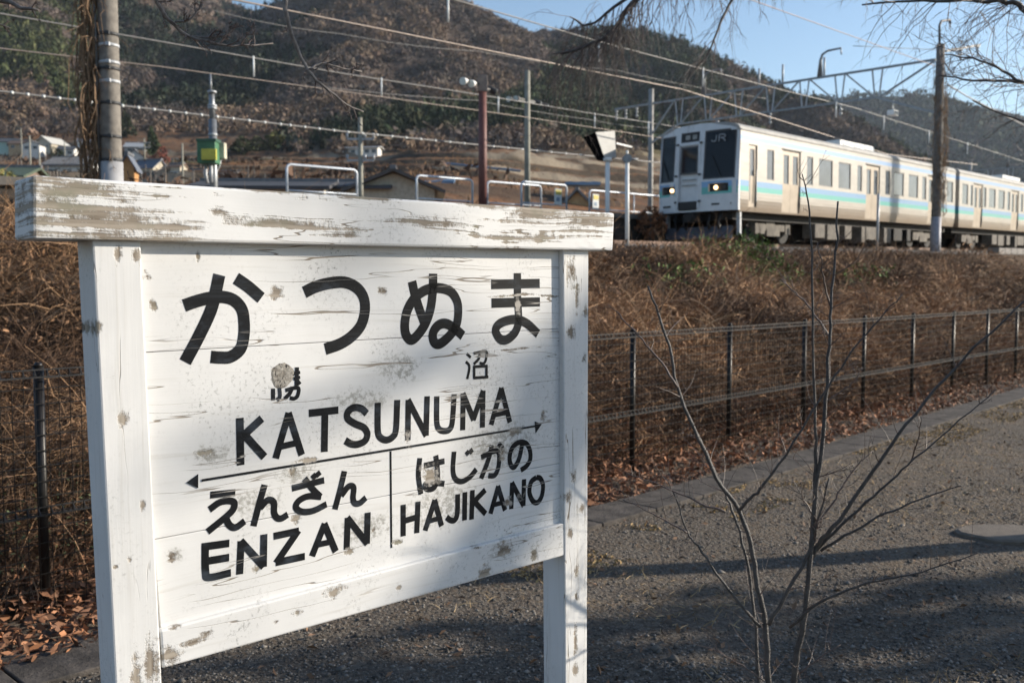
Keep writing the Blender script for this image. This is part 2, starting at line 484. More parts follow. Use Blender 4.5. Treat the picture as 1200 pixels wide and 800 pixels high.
def forest():
    n = 48000
    az = NR.uniform(-.80, .80, n+24000); r = np.concatenate([np.sqrt(NR.uniform(240**2, 1000**2, n)), np.sqrt(NR.uniform(1000**2, 1700**2, 24000))])
    az2 = NR.uniform(.16, .80, 9000); r2 = np.sqrt(NR.uniform(1500**2, 2250**2, 9000))
    az = np.concatenate([az, az2]); r = np.concatenate([r, r2])
    X = r*np.sin(az); Y = r*np.cos(az)
    s = (X-F0[0])*T[0]+(Y-F0[1])*T[1]; p = (X-F0[0])*N[0]+(Y-F0[1])*N[1]
    ok = p > 150
    X, Y, s, p, r, az = (q[ok] for q in (X, Y, s, p, r, az))
    b = base_h(s, p); mt = mount_h(X, Y)
    Z = np.maximum(b, mt)
    # thin where the land falls away from the eye (never seen)
    e = 6.0; dr = (np.maximum(base_h(s, p), mount_h(X+e*np.sin(az), Y+e*np.cos(az)))-Z)/e
    ta = X/Y; qb = np.minimum((p-24)*1.6, Y-28); u_ = NR.uniform(0, 70, len(b))
    el_ = 330-1100*(Z-1.6)/Y+np.interp(u_, [0, 70], [-3, 5])
    brushy = np.where(ta < -.375, el_ < 160, np.where(ta < -.25, el_ < 160, el_ < 180)) & (r > 280) & (NR.random(len(b)) < .9)
    keep = ((mt > b+1.5+NR.uniform(0, 5, len(b))) | brushy) & (dr > (Z-1.6)/r-.25)
    X, Y, Z, r, az, s, p = (q[keep] for q in (X, Y, Z, r, az, s, p))
    px = 600+1100*np.tan(az)
    el = 330-1100*(Z-1.6)/r
    con = fbm(X*.009+5, Y*.009+2, 3)+.10*(vn(X*.05, Y*.05)-.5)
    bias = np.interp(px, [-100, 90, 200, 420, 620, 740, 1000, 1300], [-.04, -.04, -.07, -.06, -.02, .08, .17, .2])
    bias = bias+.42*np.exp(-((px-285)/95)**2-((el-98)/50)**2)+.28*np.exp(-((px-715)/85)**2-((el-95)/45)**2)+.22*np.exp(-((px-540)/60)**2-((el-140)/30)**2)+.26*np.exp(-((px-45)/100)**2-((el-86)/18)**2)+.3*np.exp(-((px-440)/90)**2-((el-150)/28)**2)+.25*np.exp(-((px-660)/70)**2-((el-130)/50)**2)  # evergreens massed in the valleys stand in for their shade; others are green patches
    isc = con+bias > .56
    far = (r > 1300) & (px > 700)
    base = np.where(vn(X*.03, Y*.03)[:, None] > .5, np.array([[.180, .132, .098]]), np.array([[.132, .106, .090]]))
    tint = base*NR.uniform(.78, 1.22, (len(X), 1))*NR.uniform(.96, 1.04, (len(X), 3))
    ct = np.where((px < 140)[:, None], np.array([[.058, .066, .032]]), np.where((px < 420)[:, None], np.array([[.030, .036, .028]]), np.array([[.042, .050, .030]])))*NR.uniform(.6, 1.5, (len(X), 1))*np.array([[1, 1, 1]])+NR.uniform(0, .012, (len(X), 3))*[1, 1, .2]  # valley shade put into the middle, darkest evergreen tone
    P = np.stack([X, Y, Z-1.0], 1)
    size = NR.uniform(1.9, 4.0, len(X))*np.where(far, 2.4, np.where(r > 1000, 1.9, 1.0))
    m1 = tint_mat('bare woodland', .95, .8, 1.2, .1, .25, .9)
    m2 = tint_mat('evergreen woodland', .9, .8, 1.2, .1, .25, .9)
    d = ~isc & ~far
    vb = crown_var(10, 46, False, .30); vc = crown_var(10, 46, True, .32); vf = crown_var(6, 16, False, .45)
    scatter('bare_forest', P[d], size[d], NR.uniform(.8, 1.3, d.sum()), tint[d], vb, m1)
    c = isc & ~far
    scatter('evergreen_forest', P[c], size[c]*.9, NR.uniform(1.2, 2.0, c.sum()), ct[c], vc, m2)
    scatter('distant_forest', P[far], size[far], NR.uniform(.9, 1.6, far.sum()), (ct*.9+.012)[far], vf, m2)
    print('forest', d.sum(), c.sum(), far.sum())
forest()

# ================================================================== THE STATION SIGN
P0 = at(110, 330, 1.8)
U_ANG = math.atan2(1100.0, 1235.0)
SU = np.array([math.cos(U_ANG), math.sin(U_ANG), 0]); SN = np.array([-math.sin(U_ANG), math.cos(U_ANG), 0])
SIGN_LOC = np.array([P0[0], P0[1], 0.0])
def sg(px, py, y=0.0):                   # pixel -> (along the sign, up) on the plane y metres behind its front
    d = ray(px, py)
    P = EYE+d*(np.dot(SIGN_LOC+SN*y-EYE, SN)/np.dot(d, SN))
    return np.dot(P-SIGN_LOC, SU), P[2]
PY = .018                                 # the panel lies this far behind the posts' front

def worn_paint(name, spots=(), grain='x', wear=.5, paint=(.69, .688, .68), paint_rough=.5, cracks=1.0, grime=.5, y=0.0, dark=False, edge=None, kw=(.45, .30, .25), kamp=6.0, stains=()):
    m, nt, b = nodes_of(name)
    t = NT(nt); co = t.coord()
    st = (2.2, 2.2, 70) if grain == 'x' else (70, 70, 2.2)
    st2 = (.9, .9, 17) if grain == 'x' else (17, 17, .9)
    warp = t.noise(co, 3.0, 3, .5, out=1)
    vm = t.n('ShaderNodeVectorMath', operation='MULTIPLY_ADD')
    t.put(vm.inputs[0], warp); vm.inputs[1].default_value = (.02, .02, .03); t.put(vm.inputs[2], co)
    wc = vm.outputs[0]
    streak = t.noise(t.scale(wc, st), 1.0, 4, .6)
    streak2 = t.noise(t.scale(wc, st2, (3, 1, 7)), 1.0, 3, .55)
    patch = t.noise(t.scale(co, (2.5, 2.5, 6) if grain == 'x' else (6, 6, 2.5)), 1.0, 5, .6)
    rag = t.noise(co, 38, 5, .65)
    # bare wood where patch, grain and edge raggedness agree
    v = t.math('ADD', t.math('MULTIPLY', patch, .55), t.math('ADD', t.math('MULTIPLY', streak, .30), t.math('MULTIPLY', rag, .15)))
    if edge is not None:                 # (axis value from, to): weathering that grows towards one end of the piece
        sx = t.n('ShaderNodeSeparateXYZ'); t.put(sx.inputs[0], co)
        for axis, a, c_, amt in edge:
            v = t.math('ADD', v, t.step(sx.outputs[axis], a, c_, 0, amt))
    bare = t.step(v, wear, wear+.025)
    # cracks along the grain: thin level lines of the stretched noise
    band = t.math('ABSOLUTE', t.math('SUBTRACT', streak2, .52))
    crack = t.math('MULTIPLY', t.step(band, .0015, .005, 1, 0), t.step(t.noise(t.scale(co, (3, 3, 5), (5, 2, 1)), 1.0, 3, .5), .44, .56))
    crack = t.math('MULTIPLY', crack, cracks)
    acc = bare
    knots = None
    for (px, py, rx, ry) in spots:
        x0, z0 = sg(px, py, y); x1, _ = sg(px+rx, py, y); _, z1 = sg(px, py+ry, y)
        q = t.scale(wc, (1/max(abs(x1-x0), 1e-4), 0.0, 1/max(abs(z1-z0), 1e-4)), (0, 0, 0))
        vs2 = t.n('ShaderNodeVectorMath', operation='SUBTRACT'); t.put(vs2.inputs[0], q)
        vs2.inputs[1].default_value = ((x0+.010)/max(abs(x1-x0), 1e-4), 0, (z0+.015)/max(abs(z1-z0), 1e-4))
        ln = t.n('ShaderNodeVectorMath', operation='LENGTH'); t.put(ln.inputs[0], vs2.outputs[0])
        k = t.math('SUBTRACT', 1.0, ln.outputs['Value'])
        knots = k if knots is None else t.math('MAXIMUM', knots, k)
    if knots is not None:
        fine = t.noise(co, 160, 4, .75)
        kn = t.math('ADD', t.math('MULTIPLY', rag, kw[0]), t.math('ADD', t.math('MULTIPLY', streak, kw[1]), t.math('MULTIPLY', fine, kw[2])))
        kv = t.math('ADD', knots, t.math('MULTIPLY', t.math('SUBTRACT', kn, .5), kamp))
        acc = t.math('MAXIMUM', acc, t.math('MULTIPLY', t.step(kv, .05, .75), t.step(knots, -.6, -.05)))
    acc = t.math('MAXIMUM', acc, crack)
    wood = t.mix(t.step(streak, .34, .68), (.12, .095, .07), (.36, .315, .26))
    wood = t.mix(t.step(t.noise(co, 9, 4, .6), .5, .72), wood, (.22, .21, .16))
    wood = t.mix(t.math('MULTIPLY', crack, .7), wood, (.25, .215, .18))
    if dark: wood = t.mix(.7, wood, (.42, .40, .37))
    p = t.mix(t.step(t.noise(co, 2.2, 4, .6), .3, .7), paint, tuple(q*.86 for q in paint))
    if dark: p = t.mix(t.step(t.noise(t.scale(co, (1, 1, 2)), 11, 5, .65), .5, .72), p, (.035, .043, .055))
    speck = t.math('MULTIPLY', t.step(t.noise(co, 110, 5, .75), .52, .68), t.step(t.noise(co, 4.2, 4, .6), .44, .66))
    p = t.mix(t.math('MULTIPLY', speck, grime), p, (.16, .16, .15) if not dark else (.10, .11, .12))
    for (px, py, rx, ry) in stains:      # weathered grey blotches in the paint
        x0, z0 = sg(px, py, y); x1, _ = sg(px+rx, py, y); _, z1 = sg(px, py+ry, y)
        q = t.scale(wc, (1/max(abs(x1-x0), 1e-4), 0.0, 1/max(abs(z1-z0), 1e-4)))
        v2 = t.n('ShaderNodeVectorMath', operation='SUBTRACT'); t.put(v2.inputs[0], q)
        v2.inputs[1].default_value = ((x0+.010)/max(abs(x1-x0), 1e-4), 0, (z0+.015)/max(abs(z1-z0), 1e-4))
        ln = t.n('ShaderNodeVectorMath', operation='LENGTH'); t.put(ln.inputs[0], v2.outputs[0])
        k = t.step(ln.outputs['Value'], .2, 1.1, 1, 0)
        sp2 = t.step(t.math('ADD', t.math('MULTIPLY', k, .22), t.noise(co, 75, 6, .78)), .64, .80)
        p = t.mix(t.math('MULTIPLY', t.math('MULTIPLY', sp2, k), .75), p, (.20, .195, .17))
        p = t.mix(t.math('MULTIPLY', k, .10), p, (.40, .38, .34))
    p = t.mix(t.math('MULTIPLY', t.step(streak, .54, .74), .36), p, (.46, .44, .40) if not dark else (.05, .06, .07))
    t.put(b.inputs['Base Color'], t.mix(acc, p, wood))
    t.put(b.inputs['Roughness'], t.math('ADD', paint_rough, t.math('MULTIPLY', acc, .9-paint_rough)))
    b.inputs['Specular IOR Level'].default_value = .12 if dark else .3
    h = t.math('ADD', t.math('MULTIPLY', acc, -1.0), t.math('ADD', t.math('MULTIPLY', streak, .35), t.math('MULTIPLY', rag, .12)))
    t.put(b.inputs['Normal'], t.bump(h, .55, .0025))
    return m

SPOTS_PANEL = [(173, 325, 7, 9), (179, 357, 5, 7), (231, 302, 3, 8), (324, 344, 11, 9), (240, 528, 12, 8), (505, 556, 12, 19),
               (478, 511, 6, 12), (604, 508, 10, 6), (637, 488, 6, 8), (588, 530, 5, 11), (595, 588, 6, 7), (610, 581, 8, 7), (201, 653, 9, 9),
               (300, 669, 6, 6), (410, 646, 7, 5), (345, 610, 8, 7), (345, 555, 10, 8), (437, 623, 3, 3), (467, 635, 8, 5), (606, 360, 4, 12),
               (448, 344, 8, 5), (362, 540, 14, 4), (606, 347, 30, 2), (640, 348, 22, 2), (600, 411, 30, 1.5)]
SPOTS_RAIL = [(240, 717, 26, 7), (205, 735, 10, 6), (245, 741, 11, 7), (200, 770, 16, 18), (230, 752, 26, 5), (350, 718, 7, 4), (327, 728, 5, 3), (393, 692, 13, 9), (590, 643, 14, 10), (628, 648, 7, 10), (570, 668, 8, 9), (470, 688, 4, 3), (560, 640, 8, 3)]
SPOTS_POST_L = [(144, 492, 7, 10), (168, 592, 5, 7), (178, 776, 15, 36), (160, 790, 8, 30), (114, 384, 7, 11), (152, 655, 3, 4), (136, 664, 3, 3), (158, 300, 7, 12), (140, 300, 5, 14)]
SPOTS_POST_R = [(672, 560, 5, 9), (666, 583, 6, 9), (682, 595, 4, 7), (675, 670, 4, 9), (675, 697, 3, 9), (674, 750, 3, 25), (674, 782, 4, 8), (668, 625, 4, 10), (668, 390, 7, 10), (686, 365, 5, 8), (670, 320, 6, 26), (684, 420, 3, 10), (676, 345, 3, 30)]
SPOTS_BEAM = [(100, 257, 105, 32), (90, 222, 90, 12), (300, 222, 90, 6), (420, 232, 90, 7), (330, 262, 70, 8), (500, 262, 60, 8), (62, 240, 45, 20), (150, 262, 40, 14), (100, 275, 110, 9), (140, 238, 22, 7), (252, 250, 16, 7), (60, 213, 40, 5), (200, 268, 42, 8), (620, 250, 34, 16), (680, 262, 40, 20), (700, 248, 22, 10), (590, 276, 40, 5), (450, 237, 30, 4), (395, 275, 30, 4), (560, 240, 40, 6), (230, 218, 30, 4)]
M_PANEL = worn_paint('worn white board paint', SPOTS_PANEL, 'x', .645, grime=.95, y=PY, stains=[(248, 530, 42, 26), (350, 556, 40, 22), (520, 590, 75, 45), (590, 520, 70, 50), (420, 470, 60, 30), (430, 620, 60, 30), (205, 650, 18, 16), (470, 430, 40, 30), (300, 590, 60, 30)])
M_RAIL = worn_paint('worn white rail paint', SPOTS_RAIL, 'x', .635, grime=.8)
M_POSTL = worn_paint('worn white post paint', SPOTS_POST_L, 'z', .64, cracks=.8, grime=.6)
M_POSTR = worn_paint('peeling white post paint', SPOTS_POST_R, 'z', .62, cracks=1, grime=.4)
M_BEAM = worn_paint('peeling white beam paint', SPOTS_BEAM, 'x', .555, cracks=1, grime=.5, kw=(.25, .60, .15), kamp=7.0)
M_LETTER = worn_paint('worn black lettering paint', [s for s in SPOTS_PANEL if s[2] > 2 and s[0] > 330], 'x', .68, paint=(.008, .009, .011), paint_rough=.5, cracks=1, grime=.25, y=PY, dark=True)
def m_knot():
    m, nt, b = nodes_of('bare weathered knot')
    t = NT(nt); co = t.coord()
    n = t.noise(co, 70, 5, .7)
    c = t.mix(t.step(n, .3, .7), (.17, .15, .125), (.42, .40, .36))
    c = t.mix(t.step(t.noise(t.scale(co, (1, 1, .6)), 85, 3, .6, 1.5), .55, .60), c, (.035, .032, .03))
    t.put(b.inputs['Base Color'], c); b.inputs['Roughness'].default_value = .9
    t.put(b.inputs['Normal'], t.bump(n, .9, .004))
    return m
M_KNOT = m_knot()

sign = empty('station_sign', SIGN_LOC, U_ANG, 'white weathered wooden station name board on two posts reading KATSUNUMA', 'sign')
def slab(front, y0, y1, nseg=1):
    """front: four (x, z) corners going round; between depths y0 and y1"""
    mb = MB()
    return mb.prism([tuple(q) for q in front], lambda u, v, d: (u, d, v), y0, y1)
def lerp2(a, b, f): return (a[0]+(b[0]-a[0])*f, a[1]+(b[1]-a[1])*f)
def post(tl, tr, bl, br, y0=0.0, y1=.092):
    # extend the picked front edges down into the ground and up under the beam
    def ext(a, b, z): f = (z-a[1])/(b[1]-a[1]); return lerp2(a, b, f)
    zt = min(tl[1], tr[1])
    return slab([ext(tl, bl, -.15), ext(tr, br, -.15), ext(tr, br, zt), ext(tl, bl, zt)], y0, y1)
post(sg(108, 280), sg(165, 281), sg(135, 800), sg(190, 800)).build('post', M_POSTL, sign, bevel=.004)
post(sg(660, 292), sg(690, 292), sg(662.5, 800), sg(688, 800)).build('post', M_POSTR, sign, bevel=.004)
yb = -.020
slab([sg(38.5, 279.5, yb), sg(718.5, 294, yb), sg(720.5, 249.5, yb), sg(38, 205, yb)], yb, .105).build('top_beam', M_BEAM, sign, bevel=.006)
slab([sg(191, 783, .003), sg(661.5, 650.5, .003), sg(661, 612.5, .003), sg(188, 738.5, .003)], .003, .055).build('bottom_rail', M_RAIL, sign, bevel=.004)
# three boards make the panel, joined along the two long cracks
xl0, xl1, xr = sg(164, 284, PY), sg(191, 745, PY), sg(663, 300, PY)
def edge_pt(px, py): return sg(px, py, PY)
seams = [((163, 280), (663, 291)), ((169.5, 413), (664, 384.5)), ((180, 632), (664, 541)), ((189, 742), (664, 615))]
for (a, b), (c, d) in zip(seams[:-1], seams[1:]):
    A, B, Cc, D = edge_pt(*a), edge_pt(*b), edge_pt(*c), edge_pt(*d)
    g = .0006
    slab([(Cc[0], Cc[1]+g), (D[0], D[1]+g), (B[0], B[1]-g), (A[0], A[1]-g)], PY, PY+.024).build('board', M_PANEL, sign, bevel=.0012)
slab([edge_pt(164, 300), edge_pt(663, 300), edge_pt(663, 600), edge_pt(189, 735)][::-1], PY+.028, PY+.04).build('backing_board', M_PANEL, sign)

# -------- lettering, stroke by stroke, painted 0.5 mm proud
YL = PY-.0006
def stroke_outline(pts, w, sub=6, smooth=True):
    p = [np.array(q, float) for q in pts]
    if smooth and len(p) > 2:
        out = []
        ext = [2*p[0]-p[1]]+p+[2*p[-1]-p[-2]]
        for i in range(1, len(ext)-2):
            a, b, c, d = ext[i-1], ext[i], ext[i+1], ext[i+2]
            for k in range(sub):
                t = k/sub
                out.append(.5*((2*b)+(-a+c)*t+(2*a-5*b+4*c-d)*t*t+(-a+3*b-3*c+d)*t**3))
        out.append(p[-1]); p = out
    return p
def strokes_mb(strokes, w, y, smooth=True):
    mb = MB(); split = []
    for st, *o in strokes:               # a stroke with corners is laid as straight pieces that overlap
        if len(o) > 1 and not o[1] and len(st) > 2:
            for i in range(len(st)-1):
                a, b = np.array(st[i], float), np.array(st[i+1], float); d = (b-a)/np.linalg.norm(b-a)
                split.append(([tuple(a-d*(1.0 if i else 0)), tuple(b+d*(1.0 if i < len(st)-2 else 0))], *o))
        else: split.append((st, *o))
    strokes = split
    for j, (st, *o) in enumerate(strokes):
        ww = o[0] if o else w
        sm = smooth if len(o) < 2 else o[1]
        p = stroke_outline([sg(*q, PY) for q in st], ww, smooth=sm)
        L = []; Rr = []
        for i, q in enumerate(p):
            d0 = p[i]-p[i-1] if i > 0 else p[1]-p[0]
            d1 = p[i+1]-p[i] if i < len(p)-1 else d0
            d0 = d0/np.linalg.norm(d0); d1 = d1/np.linalg.norm(d1)
            d = d0+d1; d = d/np.linalg.norm(d)
            n = np.array([-d[1], d[0]]); k = min(1.6, 1/max(.55, abs(float(d@d0))))
            L.append(q+n*ww/2*k); Rr.append(q-n*ww/2*k)
        yy = y-.00012*j
        vs = []; fs = []
        for a, b in zip(L, Rr): vs += [(a[0], yy, a[1]), (b[0], yy, b[1])]
        m = len(L)
        # front faces and a thin edge, so the paint film has thickness
        vs += [(v[0], PY+.0005, v[2]) for v in vs]
        for i in range(m-1):
            a = 2*i
            fs += [(a, a+1, a+3, a+2), (a, a+2, a+2+2*m, a+2*m), (a+1, a+1+2*m, a+3+2*m, a+3)]
        fs += [(0, 2*m, 2*m+1, 1), (2*m-2, 2*m-1, 4*m-1, 4*m-2)]
        mb.add(vs, fs)
    return mb
def q(ox, oy, sc):                       # crop coordinates -> photograph pixels
    return lambda *pts: [(ox+x/sc, oy+y/sc) for x, y in pts]
a_, b_, c_, d_, e_, f_ = q(200, 300, 5), q(440, 300, 5), q(260, 420, 5.715), q(440, 420, 5.333), q(200, 530, 4.704), q(440, 500, 5.333)
S1, S0 = True, False
GLYPHS = [
    (.0265, [(a_((78, 290), (150, 265), (230, 245), (310, 240), (375, 262), (418, 315), (430, 390), (428, 470), (408, 545), (350, 590), (290, 594), (235, 590)),), (a_((285, 110), (265, 205), (235, 320), (165, 470), (85, 620)),), (a_((383, 130), (455, 180), (530, 245)),)]),
    (.0275, [([(356.5, 342.5), (370, 336), (388, 331.5), (405, 331), (419, 338), (426.5, 350), (427.5, 365), (423, 381), (412, 394), (398, 403), (381, 409)],)]),
    (.0255, [(b_((214, 148), (232, 230), (262, 325), (292, 405)),), (b_((338, 103), (336, 200), (322, 310), (290, 400), (240, 470), (205, 490), (177, 455), (172, 390), (190, 310), (235, 240), (300, 197), (370, 187), (440, 208), (478, 265), (485, 330), (475, 400), (440, 460), (380, 512), (345, 505), (336, 455), (365, 408), (410, 395), (465, 425), (512, 467)),)]),
    (.0255, [(b_((678, 166), (962, 160)),), (b_((680, 275), (963, 268)),), (b_((831, 100), (833, 250), (838, 340), (837, 395), (815, 450), (770, 488), (730, 485), (704, 440), (720, 402), (770, 378), (830, 372), (890, 397), (952, 455)),)]),
    (.0075, [(b_((535, 572), (558, 594)),), (b_((530, 618), (548, 640), (548, 670), (537, 720)),), (b_((575, 570), (646, 558), (649, 595), (636, 627), (610, 626)),), (b_((612, 572), (604, 602), (576, 632)),), (b_((578, 645), (578, 716)), .0075, S0), (b_((574, 648), (650, 643), (650, 706)), .0075, S0), (b_((575, 713), (660, 707)), .0075, S0)]),
    (.0075, [(c_((343, 200), (343, 280)), .010), (c_((385, 195), (388, 255), (368, 276)), .009), (c_((425, 212), (508, 195), (508, 245), (485, 267), (455, 263)), .009), (c_((472, 190), (455, 232), (420, 268)), .009), (c_((503, 58), (500, 180)), .0095), (c_((485, 98), (523, 92)), .0075), (c_((480, 135), (523, 125)), .0075), (c_((500, 140), (522, 172)), .0085)]),
    (.0178, [(c_((120, 397), (125, 713)),), (c_((268, 400), (140, 518)),), (c_((160, 520), (285, 658)),)]),
    (.0175, [(c_((360, 668), (447, 368), (535, 645)), .0165, S0), (c_((388, 590), (505, 563)), .0145)]),
    (.0175, [(c_((582, 366), (780, 344)),), (c_((690, 355), (686, 624)),)]),
    (.0175, [(c_((970, 368), (935, 335), (885, 328), (845, 355), (842, 400), (890, 435), (950, 462), (974, 505), (958, 550), (910, 573), (865, 570), (826, 548)),)]),
    (.0175, [(d_((14, 275), (14, 440), (28, 490), (68, 508), (108, 488), (128, 440), (136, 258)),)]),
    (.0165, [(d_((202, 510), (205, 262), (316, 476), (323, 235)), .0165, S0)]),
    (.0165, [(d_((383, 235), (383, 395), (398, 440), (430, 452), (462, 442), (480, 395), (492, 222)),)]),
    (.0165, [(d_((545, 447), (548, 222), (612, 378), (672, 205), (668, 430)), .0165, S0)]),
    (.0165, [(d_((722, 414), (786, 188), (840, 398)), .0165, S0), (d_((747, 350), (825, 335)), .014)]),
    (.0152, [(e_((218, 234), (356, 220)),), (e_((213, 314), (275, 272), (340, 268), (350, 298), (320, 340), (203, 436)),), (e_((306, 366), (325, 400), (358, 412), (408, 377)),)]),
    (.0152, [(e_((518, 177), (490, 275), (456, 405)),), (e_((492, 305), (535, 262), (568, 275), (570, 330), (585, 358), (610, 362), (645, 341)),)]),
    (.0152, [(e_((668, 197), (846, 152)),), (e_((737, 143), (780, 198), (826, 244)),), (e_((830, 243), (760, 240), (708, 264), (690, 300), (722, 325), (785, 320), (859, 284)),), (e_((782, 120), (798, 143)), .013), (e_((806, 107), (820, 129)), .013)]),
    (.0152, [(e_((958, 102), (935, 200), (905, 313)),), (e_((940, 237), (980, 187), (1008, 192), (1005, 250), (1015, 278), (1042, 278), (1076, 248)),)]),
    (.0165, [(e_((190, 508), (192, 655), (212, 687), (332, 661)),), (e_((170, 520), (323, 499)),), (e_((195, 598), (322, 577)),)]),
    (.0165, [(e_((380, 670), (388, 490), (511, 625), (514, 450)), .0165, S0)]),
    (.0165, [(e_((567, 461), (702, 432), (584, 604), (739, 571)), .0165, S0)]),
    (.0165, [(e_((779, 570), (848, 395), (910, 545)), .0165, S0), (e_((806, 508), (888, 490)), .014)]),
    (.0165, [(e_((970, 533), (976, 362), (1082, 498), (1086, 330)), .0165, S0)]),
    (.0150, [(f_((277, 194), (268, 300), (284, 420)),), (f_((304, 242), (431, 213)),), (f_((377, 178), (386, 255), (386, 335), (360, 383), (322, 386), (310, 362), (340, 345), (390, 350), (430, 354)),)]),
    (.0150, [(f_((491, 154), (484, 270), (500, 325), (540, 340), (590, 312), (630, 264)),), (f_((567, 152), (581, 174)), .013), (f_((591, 139), (604, 163)), .013)]),
    (.0150, [(f_((660, 190), (745, 150), (772, 170), (768, 250), (745, 300), (705, 304)),), (f_((728, 113), (705, 205), (660, 322)),), (f_((768, 103), (796, 135)), .014)]),
    (.0150, [(f_((918, 102), (898, 195), (868, 250), (846, 238), (838, 190), (855, 130), (895, 97), (940, 102), (964, 145), (967, 200), (945, 242), (908, 270)),)]),
    (.0155, [(f_((173, 485), (173, 682)),), (f_((266, 466), (258, 662)),), (f_((173, 588), (262, 562)),)]),
    (.0155, [(f_((310, 647), (370, 460), (413, 618)), .0155, S0), (f_((337, 588), (400, 568)), .013)]),
    (.0155, [(f_((514, 420), (511, 540), (495, 580), (470, 582), (444, 563)),)]),
    (.0155, [(f_((559, 407), (556, 583)),)]),
    (.0155, [(f_((606, 394), (600, 578)),), (f_((686, 393), (610, 472)),), (f_((615, 462), (688, 542)),)]),
    (.0155, [(f_((718, 542), (766, 374), (810, 520)), .0155, S0), (f_((740, 486), (795, 472)), .013)]),
    (.0155, [(f_((848, 512), (854, 352), (924, 488), (928, 326)), .0155, S0)]),
    (.0155, [(f_((1005, 315), (972, 345), (962, 410), (984, 463), (1014, 470), (1039, 430), (1047, 365), (1030, 322), (1005, 315)),)]),
]
for w, st in GLYPHS:
    strokes_mb(st, w, YL).build('letter', M_LETTER, sign)
ar = MB()
def arrow(mb):
    a, b = sg(236, 562.5, PY), sg(630, 498.5, PY)
    mb.add(*[s for s in (lambda w: ([(a[0], YL-.001, a[1]-w), (b[0], YL-.001, b[1]-w), (b[0], YL-.001, b[1]+w), (a[0], YL-.001, a[1]+w)], [(0, 1, 2, 3)]))(.0027)])
    for tri in (e_((86, 165), (150, 195), (150, 119)), d_((1037, 408), (995, 392), (1000, 463))[::-1]):
        p = [sg(*v, PY) for v in tri]
        mb.add([(v[0], YL-.0014, v[1]) for v in p]+[(v[0], PY+.0005, v[1]) for v in p], [(0, 1, 2), (0, 3, 4, 1), (1, 4, 5, 2), (2, 5, 3, 0)])
arrow(ar); ar.build('direction_arrow', M_LETTER, sign)
strokes_mb([([(457.6, 528.5), (458.6, 641.5)],)], .0055, YL).build('divider_line', M_LETTER, sign)
# the big bare knot that has pushed the paint (and most of one character) off the board
kb = MB(); kc = sg(330.5, 440, PY); kx = sg(345, 440, PY)[0]-kc[0]; kz = kc[1]-sg(330.5, 455.5, PY)[1]
ring = [(kc[0]+kx*(1+.10*math.sin(3*a+1)+R.uniform(-.05, .05))*math.cos(a), kc[1]+kz*(1+.08*math.sin(2*a)+R.uniform(-.05, .05))*math.sin(a)) for a in [2*math.pi*i/28 for i in range(28)]]
ring2 = [(kc[0]+(x-kc[0])*.8, kc[1]+(z-kc[1])*.8) for x, z in ring]
kb.add([(x, PY+.0004, z) for x, z in ring]+[(x, PY-.0012, z) for x, z in ring2], [(i, (i+1) % 28, (i+1) % 28+28, i+28) for i in range(28)]+[tuple(range(28, 56))])
kb.build('knot', M_KNOT, sign)

# ================================================================== FENCE AND KERB
FENCE_DS = 1.618
M_FENCE = mat('dark brown coated wire', (.014, .012, .011), .42, .3, .3, 20)
M_FTOP = mat('paler grey coated wire', (.036, .035, .035), .45, .4, .5, 14)  # rails in a paler grey than the posts and mesh
fence = empty('mesh_fence', trk(0, 0), 0, 'dark steel mesh fence with round posts along the foot of the bank', 'fence')
def gz(s, p=0.0): return float(near_ground(np.array([s]), np.array([p]))[0])
posts_s = [k*FENCE_DS for k in range(-4, 17)]
FH = 1.20
for i, s in enumerate(posts_s):
    a = trk(s, 0, gz(s)-.1); b = trk(s, 0, gz(s)+FH+.015)
    mb = MB(); mb.cyl(a, b, .024, 12); mb.cyl(b, b+np.array([0, 0, .018]), .027, 12, .012)
    po = mb.build('post', M_FENCE, fence, True)
    if i < len(posts_s)-1:
        s2 = posts_s[i+1]
        pos = lambda ss, h, p=-.034: trk(ss, p, gz(s)+(gz(s2)-gz(s))*(ss-s)/(s2-s)+h)
        mesh = MB()
        for h in np.arange(.06, 1.14, .075):
            mesh.bar(pos(s, h), pos(s2, h), .0042)
        for k in range(int(FENCE_DS/.052)):
            ss = s+.026+k*.052
            mesh.bar(pos(ss, .03, -.038), pos(ss, 1.16, -.038), .0026)
        mesh.build('wire_mesh', M_FENCE, fence, True, kind='stuff')
        for nm, h0 in (('top_rail', 1.165), ('middle_rail', .50)):
            r_ = MB()
            r_.bar(pos(s, h0+.035), pos(s2, h0+.035), .007); r_.bar(pos(s, h0, -.06), pos(s2, h0, -.06), .006); r_.bar(pos(s, h0), pos(s2, h0), .006)
            for k in range(int(FENCE_DS/.052)):
                ss = s+.026+k*.052
                r_.bar(pos(ss, h0+.035), pos(ss, h0, -.062), .0042); r_.bar(pos(ss, h0+.035), pos(ss, h0, -.034), .0042)
            r_.build(nm, M_FTOP, fence, True)
